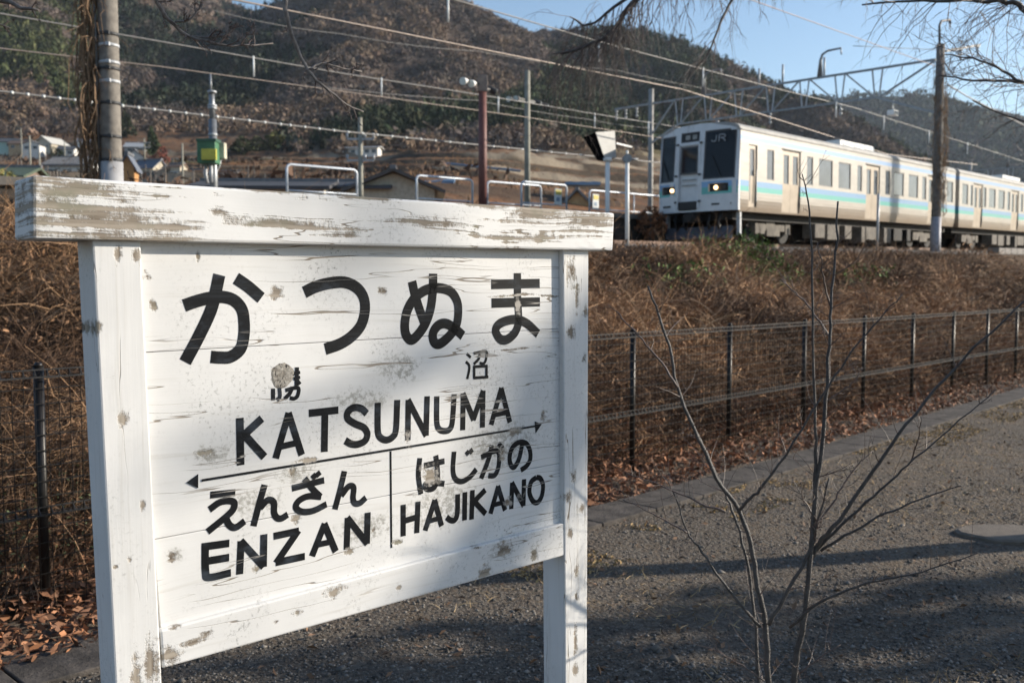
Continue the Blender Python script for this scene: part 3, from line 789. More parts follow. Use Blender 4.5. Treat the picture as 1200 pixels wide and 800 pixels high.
# concrete edging strip between the gravel and the leaf litter
M_KERB = mat('weathered concrete edging', (.105, .092, .082), .9, 0, .35, 7, c2=(.055, .049, .044), bump=.6, spec=.2)
far_e = [(-60, -.40), (-4, -.42), (.9, -.46), (3.8, -.62), (6.5, -.68), (9.5, -.62), (12.5, -.60), (16, -.55), (80, -.5)]
near_w = [(-60, .42), (-4, .42), (.9, .42), (3.8, .36), (6.5, .36), (9.5, .38), (12.5, .40), (16, .42), (80, .42)]
kerb_s = np.concatenate([[-50, -20, -8], np.arange(-4, 18.1, .6), [22, 30, 50, 80]])
for s0, s1 in zip(kerb_s[:-1], kerb_s[1:]):
    mb = MB(); g = .006
    ee = []
    for ss in (s0+g, s1-g):
        f = np.interp(ss, [v[0] for v in far_e], [v[1] for v in far_e]); w = np.interp(ss, [v[0] for v in near_w], [v[1] for v in near_w])
        ee.append((trk(ss, f-w), trk(ss, f), gz(ss)))
    (a0, b0, z0), (a1, b1, z1) = ee
    up = lambda P, z: (P[0], P[1], z)
    mb.hexa([up(a0, z0-.12), up(a1, z1-.12), up(b1, z1-.12), up(b0, z0-.12), up(a0, z0+.022), up(a1, z1+.022), up(b1, z1+.022), up(b0, z0+.022)])
    if kerb_s[0] == s0: strip = empty('concrete_edging', trk(0, -.5), 0, 'low grey concrete edging strip between the gravel path and leaf litter', 'kerb')
    mb.build('edging_slab', M_KERB, strip, True, bevel=.006)
# flat stone slab in the path
sc0 = at(1182, 631, 5.95)
stone = MB()
o1 = [(math.cos(a)*(.30+.03*math.sin(3*a))+.02*math.cos(5*a), math.sin(a)*(.22+.02*math.cos(2*a))) for a in [2*math.pi*i/22 for i in range(22)]]
zs = -.03
stone.add([(sc0[0]+x*1.06, sc0[1]+y*1.06, zs-.05) for x, y in o1]+[(sc0[0]+x*1.03, sc0[1]+y*1.03, zs+.016) for x, y in o1]+[(sc0[0]+x*.95, sc0[1]+y*.95, zs+.026) for x, y in o1],
          [(i+k*22, (i+1) % 22+k*22, (i+1) % 22+22+k*22, i+22+k*22) for k in (0, 1) for i in range(22)]+[tuple(range(44, 66))])
tag(stone.build('stone_slab', mat('flat stone', (.15, .122, .095), .85, 0, .3, 12, bump=.4)), 'flat rounded stone slab lying in the gravel path', 'stone')

# ================================================================== LOOSE STUFF ON THE GROUND
def ribbons(name, base, dirs, length, width, seg, droop, curl, tint, m, kind='stuff'):
    """n bent ribbons: base n x 3, dirs n x 3 (unit), etc."""
    n = len(base)
    side = np.cross(dirs, NR.normal(size=(n, 3))); side /= np.linalg.norm(side, axis=1)[:, None]+1e-9
    bend = NR.normal(size=(n, 3))*curl[:, None]
    V = np.zeros((n, seg+1, 2, 3))
    for k in range(seg+1):
        t = k/seg
        c = base+dirs*(length*t)[:, None]+bend*(length*t*t)[:, None]
        c[:, 2] -= droop*length*t*t
        w = (width*(1-.75*t)/2)[:, None]
        V[:, k, 0] = c-side*w; V[:, k, 1] = c+side*w
    idx = (np.arange(n)*(seg+1)*2)[:, None]
    Fq = np.concatenate([idx+np.array([[2*k, 2*k+1, 2*k+3, 2*k+2]]) for k in range(seg)])
    Tn = np.repeat(tint, (seg+1)*2, axis=0)
    return big_mesh(name, V.reshape(-1, 3), Fq, m, Tn, kind=kind)
def leaves(name, c, size, tint, m, flat=.5, kind='stuff'):
    """n small bent leaves, two faces folded along the midrib"""
    n = len(c)
    u = NR.normal(size=(n, 3)); u[:, 2] *= flat; u /= np.linalg.norm(u, axis=1)[:, None]
    w = np.cross(u, NR.normal(size=(n, 3))*np.array([flat, flat, 1])); w /= np.linalg.norm(w, axis=1)[:, None]+1e-9
    nn = np.cross(u, w)
    L = (size*NR.uniform(.7, 1.3, n))[:, None]; W = L*NR.uniform(.28, .5, (n, 1)); f = L*NR.uniform(.05, .35, (n, 1))
    V = np.stack([c-u*L, c+w*W+nn*f, c+u*L+nn*f*NR.uniform(-1, 1, (n, 1)), c-w*W+nn*f], 1)
    i = (np.arange(n)*4)[:, None]
    Fq = np.concatenate([i+np.array([[0, 1, 2]]), i+np.array([[0, 2, 3]])])
    return big_mesh(name, V.reshape(-1, 3), Fq, m, np.repeat(tint, 4, axis=0), kind=kind)
M_STRAW = tint_mat('dead brush stems', .85, spec=.25)
M_LEAF = tint_mat('dry fallen leaves', .75, spec=.3)
def sp_sample(n, s0, s1, p0, p1, near=7.0, power=1.5):
    """points on the near ground, thinning with distance from the eye"""
    out = []
    while sum(len(o) for o in out) < n:
        s = NR.uniform(s0, s1, n*3); p = NR.uniform(p0, p1, n*3)
        X = F0[0]+T[0]*s+N[0]*p; Y = F0[1]+T[1]*s+N[1]*p
        d = np.hypot(X, Y)
        k = (NR.random(n*3) < np.minimum(1, (near/d)**power)) & (np.abs(X) < .66*Y+2.5) & (Y > 2.5)
        out.append(np.stack([s[k], p[k]], 1))
    q = np.concatenate(out)[:n]
    s, p = q[:, 0], q[:, 1]
    return s, p, np.stack([F0[0]+T[0]*s+N[0]*p, F0[1]+T[1]*s+N[1]*p, near_ground(s, p)], 1)
def brush():
    def make(n, s0, s1, p0, p1, ln, wd, near, power, seg=3):
        s, p, P = sp_sample(n, s0, s1, p0, p1, near, power)
        dist = np.hypot(P[:, 0], P[:, 1]); crest = np.clip((7.9-p)/1.6, .25, 1)
        d = NR.normal(size=(n, 3)); d[:, 2] = np.abs(d[:, 2])*.55+.15
        d -= np.array([N[0], N[1], 0])*.35
        d /= np.linalg.norm(d, axis=1)[:, None]
        # stalks stand in tufts: neighbours share a root, a lean and a colour
        g = NR.integers(0, n//9, n); lone = NR.random(n) < .30
        root = P[:n//9][g]; lean = d[:n//9][g]
        pr = p[:n//9][g]; dr = dist[:n//9][g]
        P = np.where(lone[:, None], P, root+NR.normal(size=(n, 3))*np.array([.10, .10, .0])); p = np.where(lone, p, pr); dist = np.where(lone, dist, dr)
        crest = np.clip((7.9-p)/1.6, .25, 1)
        d = np.where(lone[:, None], d, lean*.9+d*.75); d[:, 2] += np.where(lone, 0, .25); d /= np.linalg.norm(d, axis=1)[:, None]
        sc_ = (P[:, 0]-F0[0])*T[0]+(P[:, 1]-F0[1])*T[1]
        mound = np.clip(fbm(sc_*.9+3, p*.9)-.42, 0, 1)*1.6
        P = P+np.stack([np.zeros(n), np.zeros(n), (NR.uniform(-.05, .22, n)+mound*NR.uniform(0, 1, n))*np.clip(p/1.0, .15, 1)*crest], 1)
        patch = fbm(sc_*.7, p*.7)
        rc = np.where(lone, NR.random(n), NR.random(n//9)[g])
        c = np.where((rc < .50+4.5*(patch-.47))[:, None], np.array([[.36, .22, .125]]), np.array([[.095, .057, .036]]))
        c = c*np.where(lone, NR.uniform(.55, 1.35, n), NR.uniform(.5, 1.4, n//9)[g]*NR.uniform(.8, 1.2, n))[:, None]
        c[rc > .92] *= np.array([1.2, 1.4, 1.6])
        return P, d, NR.uniform(.5, 1.25, n)*ln*np.clip((p+.2)/1.0, .3, 1)*crest, wd*np.clip(dist/7, .8, 3.0)*NR.uniform(.6, 1.5, n), c
    P, d, L, W, c = make(86000, -6, 34, .12, 7.8, .74, .0050, 6.0, 1.7)
    ribbons('dead_brush', P, d, L, W, 4, .55, NR.uniform(.05, .45, len(P)), c, M_STRAW)
    s, p, P = sp_sample(42000, -6, 40, .1, 7.8, 5.5, 1.8)
    P[:, 2] += NR.uniform(.0, .42, len(P))*np.clip(p/1.2, .1, 1)*np.clip((7.9-p)/1.6, .1, 1)
    dist = np.hypot(P[:, 0], P[:, 1])
    c = np.where(NR.random((len(P), 1)) < .5, np.array([[.33, .185, .10]]), np.array([[.20, .115, .066]]))*NR.uniform(.5, 1.4, (len(P), 1))
    leaves('brush_leaves', P, NR.uniform(.7, 1.7, len(P))*.022*np.clip(dist/8, .8, 1.6), c, M_LEAF, .9)
    # fallen leaves along the foot of the fence
    s, p, P = sp_sample(26000, -3, 26, -.62, .9, 5.0, 1.2)
    P[:, 2] += NR.uniform(.003, .05, len(P))+np.exp(-(p/.35)**2)*NR.uniform(0, .08, len(P))
    c = np.where(NR.random((len(P), 1)) < .5, np.array([[.30, .14, .072]]), np.array([[.18, .09, .052]]))*NR.uniform(.5, 1.5, (len(P), 1))
    leaves('fallen_leaves', P, NR.uniform(.55, 1.5, len(P))*.028, c, M_LEAF, .5)
    # a few leaves and dry grass blown onto the path
    s, p, P = sp_sample(1600, -2, 22, -6, -.5, 5.0, 1.2)
    P[:, 2] += .012
    leaves('scattered_leaves', P, np.full(len(P), .022), np.array([[.17, .10, .06]])*NR.uniform(.5, 1.4, (len(P), 1)), M_LEAF, .35)
    s, p, P = sp_sample(15000, 1, 24, -7.5, -1.0, 6.0, 1.0)
    den = fbm(s*.55+4, p*.55)+np.clip((s-3)*.012, 0, .14)+np.clip((P[:, 0]-2.2)*.05, 0, .1)
    k = den > .51
    P = P[k]; n = len(P)
    d = NR.normal(size=(n, 3)); d[:, 2] = np.abs(d[:, 2])*.5+.12; d /= np.linalg.norm(d, axis=1)[:, None]
    ribbons('dry_grass', P, d, NR.uniform(.03, .10, n), NR.uniform(.003, .006, n), 2, .3, NR.uniform(.1, .4, n), np.array([[.50, .36, .20]])*NR.uniform(.4, 1.2, (n, 1)), M_STRAW)
    s, p, P = sp_sample(9000, 2, 22, -1.55, -.98, 7.0, .8)
    k = fbm(s*1.3, p*1.3+9) > .48
    P = P[k]; P[:, 2] += .008
    leaves('verge_moss', P, np.full(len(P), .016), np.array([[.30, .20, .085]])*NR.uniform(.5, 1.5, (len(P), 1)), M_LEAF, .5)
    # weeds still green on the bank
    pts = []
    for (px, py, p, n, r) in ((900, 332, 5.4, 500, .6), (872, 326, 5.8, 160, .5), (1010, 345, 5.2, 160, .6), (845, 320, 6.2, 90, .6), (800, 350, 4.5, 150, .7)):
        c0 = bank_hit(px, py); q_ = c0+NR.normal(size=(n, 3))*np.array([r*.6, r*.5, .10])
        ss = (q_[:, 0]-F0[0])*T[0]+(q_[:, 1]-F0[1])*T[1]; pp = (q_[:, 0]-F0[0])*N[0]+(q_[:, 1]-F0[1])*N[1]
        q_[:, 2] = near_ground(ss, pp)+NR.uniform(.2, .62, n); pts.append(q_)
    P = np.concatenate(pts)
    leaves('green_weeds', P, np.full(len(P), .05), np.array([[.09, .15, .035]])*NR.uniform(.5, 1.5, (len(P), 1)), M_LEAF, .9)
    # low green plants behind the near fence
    s, p, P = sp_sample(2600, -2, 3, .2, 1.0, 5, 1)
    P[:, 2] += NR.uniform(.05, .35, len(P))
    leaves('ground_ivy', P, np.full(len(P), .016), np.array([[.07, .085, .04]])*NR.uniform(.4, 1.5, (len(P), 1)), M_LEAF, .9)
brush()
OCT = np.array([(1, 0, 0), (0, 1, 0), (-1, 0, 0), (0, -1, 0), (.2, .1, 1), (0, 0, -1)], float)
OCF = np.array([(0, 1, 4), (1, 2, 4), (2, 3, 4), (3, 0, 4), (1, 0, 5), (2, 1, 5), (3, 2, 5), (0, 3, 5)])
def gravel():
    n = 90000
    Y = 1/NR.uniform(1/13.0, 1/3.0, n)**1.0; X = NR.uniform(-.62, .66, n)*Y
    P = np.stack([X, Y], 1)
    s = (X-F0[0])*T[0]+(Y-F0[1])*T[1]; p = (X-F0[0])*N[0]+(Y-F0[1])*N[1]
    k = (p < -.85) & (fbm(s*.9, p*.9)+NR.uniform(-.25, .25, n) > .40)
    s, p, X, Y = s[k], p[k], X[k], Y[k]
    size = NR.gamma(1.8, .0018, len(X))+.0026
    Z = near_ground(s, p)+size*.2
    g = NR.uniform(.045, .27, (len(X), 1))*np.array([[1.0, .90, .79]])
    scatter('gravel_stones', np.stack([X, Y, Z], 1), size, NR.uniform(.4, .8, len(X)), g, [(OCT*(1+NR.uniform(-.35, .35, (6, 1)))*NR.uniform(.7, 1.3, (1, 3)), OCF, np.ones(6)) for _ in range(8)], tint_mat('gravel stones', .9, spec=.3))
    # ballast shoulder stones beside the rails
    s = NR.uniform(4, 40, 9000); p = NR.uniform(7.6, 10.2, 9000)
    P = np.stack([F0[0]+T[0]*s+N[0]*p, F0[1]+T[1]*s+N[1]*p, near_ground(s, p)+.02], 1)
    scatter('ballast_stones', P, NR.uniform(.025, .05, 9000), np.full(9000, .8), NR.uniform(.10, .36, (9000, 1))*np.array([[1, .88, .76]]), [(np.array(ICO[0][0])*(1+NR.uniform(-.3, .3, (12, 1))), np.array(ICO[0][1]), np.ones(12)) for _ in range(4)], tint_mat('ballast stones', .9, spec=.3))
gravel()

# ================================================================== BARE TREES
def smooth_path(pts, sub=5):
    p = [np.array(v, float) for v in pts]
    if len(p) < 3: return p
    out = []; ext = [2*p[0]-p[1]]+p+[2*p[-1]-p[-2]]
    for i in range(1, len(ext)-2):
        a, b, c, d = ext[i-1:i+3]
        for k in range(sub):
            t = k/sub
            out.append(.5*((2*b)+(-a+c)*t+(2*a-5*b+4*c-d)*t*t+(-a+3*b-3*c+d)*t**3))
    out.append(p[-1]); return out
def limb(mb, pts, r0, r1, n=7, sub=4, wob=0.0):
    p = smooth_path(pts, sub)
    if wob: p = [v+np.array([R.uniform(-wob, wob) for _ in range(3)]) if 0 < i < len(p)-1 else v for i, v in enumerate(p)]
    m = len(p)-1
    mb.tube(p, [r0+(r1-r0)*i/m for i in range(m+1)], n)
    return p
def twig(mb, start, d, length, r, droop=0.0, depth=1, nb=3, buds=None, n=4):
    """a thin wandering twig with side twigs"""
    d = Vector(d).normalized(); p = Vector(start); pts = [p.copy()]
    seg = max(4, int(length/.07)) if length < .8 else 11
    for k in range(seg):
        d = (d+Vector((R.gauss(0, .13), R.gauss(0, .13), R.gauss(0, .13)-droop/seg))).normalized()
        p = p+d*(length/seg); pts.append(p.copy())
    mb.tube(pts, [max(r*(1-.8*i/seg), r*.16) for i in range(seg+1)], n, cap=False)
    if buds is not None:
        for i in range(2, seg+1, 2):
            dd = (pts[i]-pts[i-1]).normalized(); o = dd.orthogonal()
            o.rotate(Matrix.Rotation(R.uniform(0, 6.28), 3, dd))
            buds.cyl(pts[i], pts[i]+(dd+o*.7)*r*3.0, r*1.0, 4, r*.25)
    if depth > 0:
        for _ in range(nb):
            i = R.randrange(1, seg); dd = (pts[i]-pts[i-1]).normalized(); o = dd.orthogonal()
            o.rotate(Matrix.Rotation(R.uniform(0, 6.28), 3, dd))
            twig(mb, pts[i], dd*.75+o*.7, length*R.uniform(.3, .6)*(1-.5*i/seg), r*.6, droop*1.2, depth-1, nb, buds, n)

# -------- the young tree in front of the path
SAP_Y = 3.0
sapling = empty('bare_sapling', at(905, 1000, SAP_Y)*np.array([1, 1, 0]), 0, 'young leafless tree with several thin grey stems standing in the gravel', 'tree')
def sp_pts(dy, *pts):                    # stems lean a little towards or away from the eye
    return [at(x, y, SAP_Y+dy*i/max(1, len(pts)-1)) for i, (x, y) in enumerate(pts)]
foot = [(905, 1030), (903, 900)]
STEMS = [
    (.0125, .0042, 0.10, foot+[(900, 797), (897, 731), (888, 689), (882, 650), (867, 597), (840, 560), (813, 499), (794, 454), (784, 405), (771, 366), (759, 335)]),
    (.0135, .0034, -.05, [(918, 1030), (924, 900), (930, 797), (938, 750), (946, 700), (951, 635), (957, 570), (963, 530), (969, 450), (972, 394), (974, 350), (980, 294), (982, 236)]),
    (.0078, .0030, .18, [(902, 905), (889, 797), (884, 716), (870, 635), (858, 597), (846, 570), (828, 530), (812, 495)]),
    (.0070, .0022, -.12, [(951, 640), (955, 560), (956, 500), (953, 400), (952, 296), (947, 236), (940, 204)]),
]
BRANCHES = [
    (.0078, .0040, -.05, [(901, 732), (925, 690), (951, 640), (958, 612), (972, 560)]),
    (.0062, .0022, .12, [(891, 734), (866, 705), (840, 671), (818, 640), (805, 623), (792, 584), (780, 560)]),
    (.0036, .0014, .10, [(805, 624), (785, 612), (765, 602), (745, 592), (730, 585)]),
    (.0046, .0016, .10, [(850, 600), (822, 590), (795, 577), (765, 565), (733, 554)]),
    (.0062, .0018, -.25, [(867, 597), (880, 583), (897, 566), (930, 518), (970, 454), (1000, 410), (1030, 374), (1057, 345)]),
    (.0046, .0014, .12, [(794, 454), (775, 425), (752, 398), (730, 374), (712, 356)]),
    (.0042, .0020, .10, [(972, 394), (957, 372), (943, 354), (928, 340), (915, 327)]),
    (.0038, .0016, -.05, [(973, 358), (966, 330), (963, 310), (958, 284)]),
    (.0088, .0026, -.30, [(950, 655), (963, 632), (977, 618), (1010, 572), (1037, 532), (1072, 485), (1120, 430), (1150, 400), (1200, 353), (1240, 322)]),
    (.0064, .0018, -.22, [(952, 650), (977, 624), (1015, 588), (1045, 562), (1072, 537), (1125, 492), (1167, 456)]),
    (.0030, .0014, -.1, [(1068, 540), (1076, 515), (1080, 490)]),
    (.0056, .0016, -.30, [(925, 735), (960, 706), (1005, 687), (1040, 678), (1070, 672), (1110, 660), (1147, 647)]),
    (.0058, .0018, -.20, [(962, 645), (990, 628), (1030, 605), (1063, 592), (1106, 574), (1127, 569)]),
    (.0030, .0012, .0, [(969, 470), (985, 458), (1003, 445), (1010, 430)]),
    (.0042, .0016, .05, [(955, 615), (975, 590), (990, 565), (1005, 545), (1022, 528)]),
    (.0034, .0013, .05, [(958, 612), (942, 585), (928, 560)]),
    (.0038, .0014, .0, [(935, 790), (960, 770), (985, 755)]),
    (.0030, .0012, .1, [(896, 797), (870, 780), (845, 765), (830, 757)]),
]
sb = MB()
for r0, r1, dy, pts in STEMS[:1]+STEMS[1:2]:
    mb = MB(); limb(mb, sp_pts(dy, *pts), r0*.9, r1*.8, 9, 4, .0028); mb.build('trunk', M_BARK, sapling, True)
tw = MB()
for r0, r1, dy, pts in STEMS[:2]:
    P = smooth_path(sp_pts(dy, *pts), 4)
    for _ in range(34):
        i = R.randrange(6, len(P)-1); d = Vector(P[i+1]-P[i]).normalized(); o = d.orthogonal(); o.rotate(Matrix.Rotation(R.uniform(0, 6.28), 3, d))
        twig(tw, P[i], d*.5+o*.8, R.choice((.02, .04, .07, .13, .2)), .0016, -.3, 1, 2, tw, 4)
for r0, r1, dy, pts in STEMS[2:]+BRANCHES:
    mb = MB(); P = limb(mb, sp_pts(dy, *pts), r0*.9, r1*.8, 7, 4, .0028)
    mb.build('branch', M_BARK if r0 > .005 else M_TWIG, sapling, True)
    L = np.linalg.norm(P[-1]-P[0])
    for _ in range(int(6+L*22)):
        i = R.randrange(len(P)//4, len(P)-1); d = Vector(P[i+1]-P[i]).normalized(); o = d.orthogonal()
        o.rotate(Matrix.Rotation(R.uniform(0, 6.28), 3, d))
        twig(tw, P[i], d*.55+o*.8+Vector((0, 0, .25)), R.choice((.02, .03, .04, .07, .12, .17)), max(.0011, r1*.5), -.3, 1 if R.random() < .5 else 0, 2, tw, 4)
tw.build('twigs', M_TWIG, sapling, True, kind='stuff')

# -------- the old cherry trees just outside the picture, whose branches and shade reach in
def cherry(name, base, label, trunk, limbs, seed, r_trunk=.15, bark=None):
    bark = bark or M_BARK
    R.seed(seed)
    t = empty(name, base, 0, label, 'tree', 'old cherry trees beside the path')
    mb = MB(); limb(mb, trunk, r_trunk*1.25, r_trunk*.6, 12, 4, .02); mb.build('trunk', bark, t, True)
    tws = MB()
    for spec in limbs:
        pts, r0, r1, nt, tl, droop = spec[:6]
        depth = spec[6] if len(spec) > 6 else 2
        mb = MB(); P = limb(mb, pts, r0, r1, 7, 4, r0*.35); mb.build('branch', bark, t, True)
        for k in range(nt):
            i = R.randrange(int(len(P)*.25), len(P)-1); d = Vector(P[i+1]-P[i]).normalized(); o = d.orthogonal()
            o.rotate(Matrix.Rotation(R.uniform(0, 6.28), 3, d))
            twig(tws, P[i], d*.7+o*.7-Vector((0, 0, .4*droop)), tl*R.uniform(.5, 1.2), max(.0030, r1*.55), droop, depth, 3, tws if tl < .3 else None, 4)
    tws.build('twigs', M_TWIG, t, True, kind='stuff')
    return t
V3 = lambda *a: np.array(a, float)
tA = V3(5.9, 6.35, -.05)
topA = tA+V3(-.1, .05, 3.2)
cherry('cherry_tree', tA, 'leafless weeping cherry tree, its trunk outside the view, hanging thin twigs before the train', [tA-V3(0, 0, .15), tA+V3(0.03, 0, 1.2), tA+V3(-.06, .03, 2.3), topA], [
    ([topA, V3(5.0, 7.0, 5.1), at(930, -95, 8.6), at(800, -40, 9.0), at(748, -1, 9.2), at(720, 33, 9.3), at(693, 52, 9.3), at(647, 63, 9.4)], .052, .010, 100, .8, 1.5),
    ([V3(5.0, 7.0, 5.0), at(960, -70, 9.5), at(870, -12, 10), at(845, 25, 10), at(830, 65, 10), at(815, 78, 10)], .024, .006, 34, .7, 1.3),
    ([at(760, -20, 9.1), at(720, 8, 9.2), at(690, 30, 9.4), at(668, 20, 9.5)], .02, .006, 40, .9, 1.8),
    ([topA, at(1300, -20, 6.6), at(1230, 22, 6.7), at(1198, 8, 6.8), at(1180, 2, 6.8), at(1128, 1, 6.9), at(1066, 0, 7.0), at(1010, 6, 7.1)], .032, .006, 40, .7, .6),
    ([topA-V3(0, 0, .4), at(1330, 130, 6.4), at(1260, 112, 6.5), at(1200, 97, 6.6), at(1170, 80, 6.7), at(1140, 69, 6.8), at(1108, 64, 7)], .018, .004, 26, .55, .1),
    ([at(1260, 112, 6.5), at(1200, 97, 6.8), at(1140, 94, 7), at(1100, 88, 7.2)], .014, .005, 20, .5, .0),
    ([topA-V3(0, 0, .9), at(1330, 210, 6.4), at(1240, 150, 6.8), at(1190, 140, 7), at(1140, 118, 7.2)], .018, .004, 22, .5, .1),
    ([topA, V3(6.6, 6.0, 4.5), V3(7.6, 5.6, 5.4)], .06, .015, 8, .9, .8, 1),
    ([topA, V3(6.0, 5.0, 4.6), V3(6.0, 3.8, 5.2)], .06, .015, 8, .9, .8, 1),
], 5, .115)
# a dense evergreen some way up the path throws the soft shade that lies over the sign and the gravel
def evergreen(base, height, r, label, n=9000):
    t = empty('evergreen_tree', base, 0, label, 'tree')
    f = NR.uniform(.12, 1, n)**.8; an = NR.uniform(0, 6.28, n)
    rad = r*np.clip(1.06-f, 0, 1)**.45*(.35+.65*NR.random(n)**.5)*(1+.22*np.sin(an*3+f*9)+.12*np.sin(an*7+f*31))
    P = np.stack([rad*np.cos(an), rad*np.sin(an), f*height+NR.normal(size=n)*.12], 1)
    o = leaves('foliage', P, np.full(n, .17), np.array([[.04, .055, .022]])*NR.uniform(.5, 1.4, (n, 1)), M_LEAF, .8, None); o.parent = t
    mb = MB(); mb.tube([(0, 0, -.3), (.05, 0, height*.5), (0, 0, height*.97)], [.22, .13, .02], 10); mb.build('trunk', M_BARK, t)
    return t
evergreen(V3(12.84, 6.73, -.1), 5.3, 1.15, 'open evergreen bush tree outside the view whose dappled shade falls on the gravel', 700)
tB = V3(14.36, 4.51, -.05)
def sunpt(along, w, h): return V3(.976*along-.216*w, .216*along+.976*w, h+.364*along)
cherry('cherry_tree', tB, 'thick leaning cherry tree outside the view, its limb shading the sign', [tB-V3(0, 0, .2), tB+V3(0, 0, 1.6), sunpt(15, 1.4, -2.2), sunpt(15, 1.62, -.9), sunpt(15, 2.1, .15)], [
    ([sunpt(15, 2.1, .15), sunpt(15, 2.47, .80), sunpt(15, 2.66, 1.2), sunpt(15.2, 3.0, 2.0), sunpt(15.5, 3.5, 3.2)], .14, .09, 10, 1.5, .2),
    ([sunpt(15, 1.62, -.9), sunpt(15.4, 1.2, 1.0), sunpt(16, .7, 2.6)], .13, .05, 8, 1.5, .2),
], 9, .22)
tC = V3(-3.6, -2.4, -.05)
topC = tC+V3(.3, .4, 3.4)
cherry('cherry_tree', tC, 'cherry tree behind the viewer with budding twigs hanging above the sign', [tC-V3(0, 0, .15), tC+V3(0, 0, 1.6), topC], [
    ([topC, V3(-2.2, .6, 3.6), at(160, -110, 3.1)], .05, .012, 3, .3, 0, 1),
    ([at(160, -110, 3.1), at(172, -55, 3.1), at(184, 2, 3.15), at(213, 37, 3.2), at(230, 45, 3.2), at(257, 52, 3.2), at(290, 54, 3.25), at(320, 51, 3.3)], .0085, .0024, 16, .07, -.1, 1),
    ([at(226, 43, 3.2), at(245, 44, 3.2), at(262, 42, 3.2), at(270, 36, 3.2), at(273, 31, 3.2)], .004, .0025, 8, .05, -.2, 1),
    ([at(205, 26, 3.2), at(220, 24, 3.2), at(232, 12, 3.2), at(238, 5, 3.2)], .0038, .0025, 6, .05, -.2, 1),
    ([V3(-2.2, .6, 3.6), at(290, -190, 3.0), at(325, -90, 3.0)], .03, .010, 3, .3, 0, 1),
    ([at(325, -90, 3.0), at(333, -20, 3.05), at(336, 20, 3.05), at(353, 67, 3.1), at(370, 93, 3.1), at(400, 118, 3.15), at(426, 131, 3.2)], .0095, .0024, 12, .05, .1, 0),
    ([at(362, 82, 3.1), at(377, 74, 3.15), at(400, 80, 3.2), at(424, 84, 3.25)], .004, .0022, 8, .05, 0, 0),
    ([topC, at(-160, -90, 3.2), at(-40, -8, 3.3), at(5, 3, 3.3), at(45, 12, 3.3)], .03, .0035, 10, .06, 0, 0),
    ([at(-40, -8, 3.3), at(-20, 20, 3.3), at(12, 33, 3.35)], .006, .0025, 6, .05, 0, 0),
    ([topC, V3(-4.5, -2.5, 4.6), V3(-5.6, -2.8, 5.4)], .07, .02, 6, .9, .3, 1),
], 3, .16, mat('sunlit grey bark', (.22, .19, .17), .6, 0, .5, 60, bump=.4))  # sunlight on these twigs painted in as a paler bark

# ================================================================== TRACKS AND PLATFORM
M_RAIL_S = mat('rusty rail steel', (.16, .10, .075), .6, .5, .4, 20)
M_SLEEP = mat('concrete sleeper', (.27, .25, .23), .9, 0, .3, 6)
T_ANG = math.atan2(T[1], T[0])
TRACKS = [11.77, 18.9]
for k, pc in enumerate(TRACKS):
    tr = empty('railway_track', trk(0, pc, zr(0)), 0); tr['kind'] = 'structure'
    for dp in (-.5335, .5335):
        mb = MB(); mb.bar(trk(-60, pc+dp, zr(-60)-.03), trk(150, pc+dp, zr(150)-.03), .066, .06); mb.bar(trk(-60, pc+dp, zr(-60)-.115), trk(150, pc+dp, zr(150)-.115), .12, .10)
        mb.build('rail', M_RAIL_S, tr, True)
    mb = MB()
    for s in np.arange(-40, 80, .65): mb.bar(trk(s, pc-1.0, zr(s)-.19), trk(s, pc+1.0, zr(s)-.19), .22, .14)
    mb.build('sleepers', M_SLEEP, tr, True, kind='stuff')
M_PLAT = mat('dark platform wall', (.060, .052, .046), .95, 0, .5, 3, bump=.4, spec=.1)  # one even dark tone for the wall
M_PLATT = mat('platform asphalt', (.13, .12, .11), .95, 0, .3, 3)
plat = empty('station_platform', trk(30, 15, zr(30)), 0, 'long station platform with a dark side wall beyond the first track', 'platform')
def pz(s): return zr(s)+.98
mb = MB()
s0, s1 = -13.2, 130
mb.hexa([trk(s0, 13.45, zr(s0)-.6), trk(s1, 13.45, zr(s1)-.6), trk(s1, 17.0, zr(s1)-.6), trk(s0, 17.0, zr(s0)-.6), trk(s0, 13.45, pz(s0)-.16), trk(s1, 13.45, pz(s1)-.16), trk(s1, 17.0, pz(s1)-.16), trk(s0, 17.0, pz(s0)-.16)])
mb.build('side_wall', M_PLAT, plat, True)
for ss in np.arange(s0, s1, 4.0):
    mb = MB(); e = min(ss+3.985, s1)
    mb.hexa([trk(ss, 13.35, pz(ss)-.155), trk(e, 13.35, pz(e)-.155), trk(e, 17.1, pz(e)-.155), trk(ss, 17.1, pz(ss)-.155), trk(ss, 13.35, pz(ss)), trk(e, 13.35, pz(e)), trk(e, 17.1, pz(e)), trk(ss, 17.1, pz(ss))])
    mb.build('paving_slab', M_PLATT, plat, True)
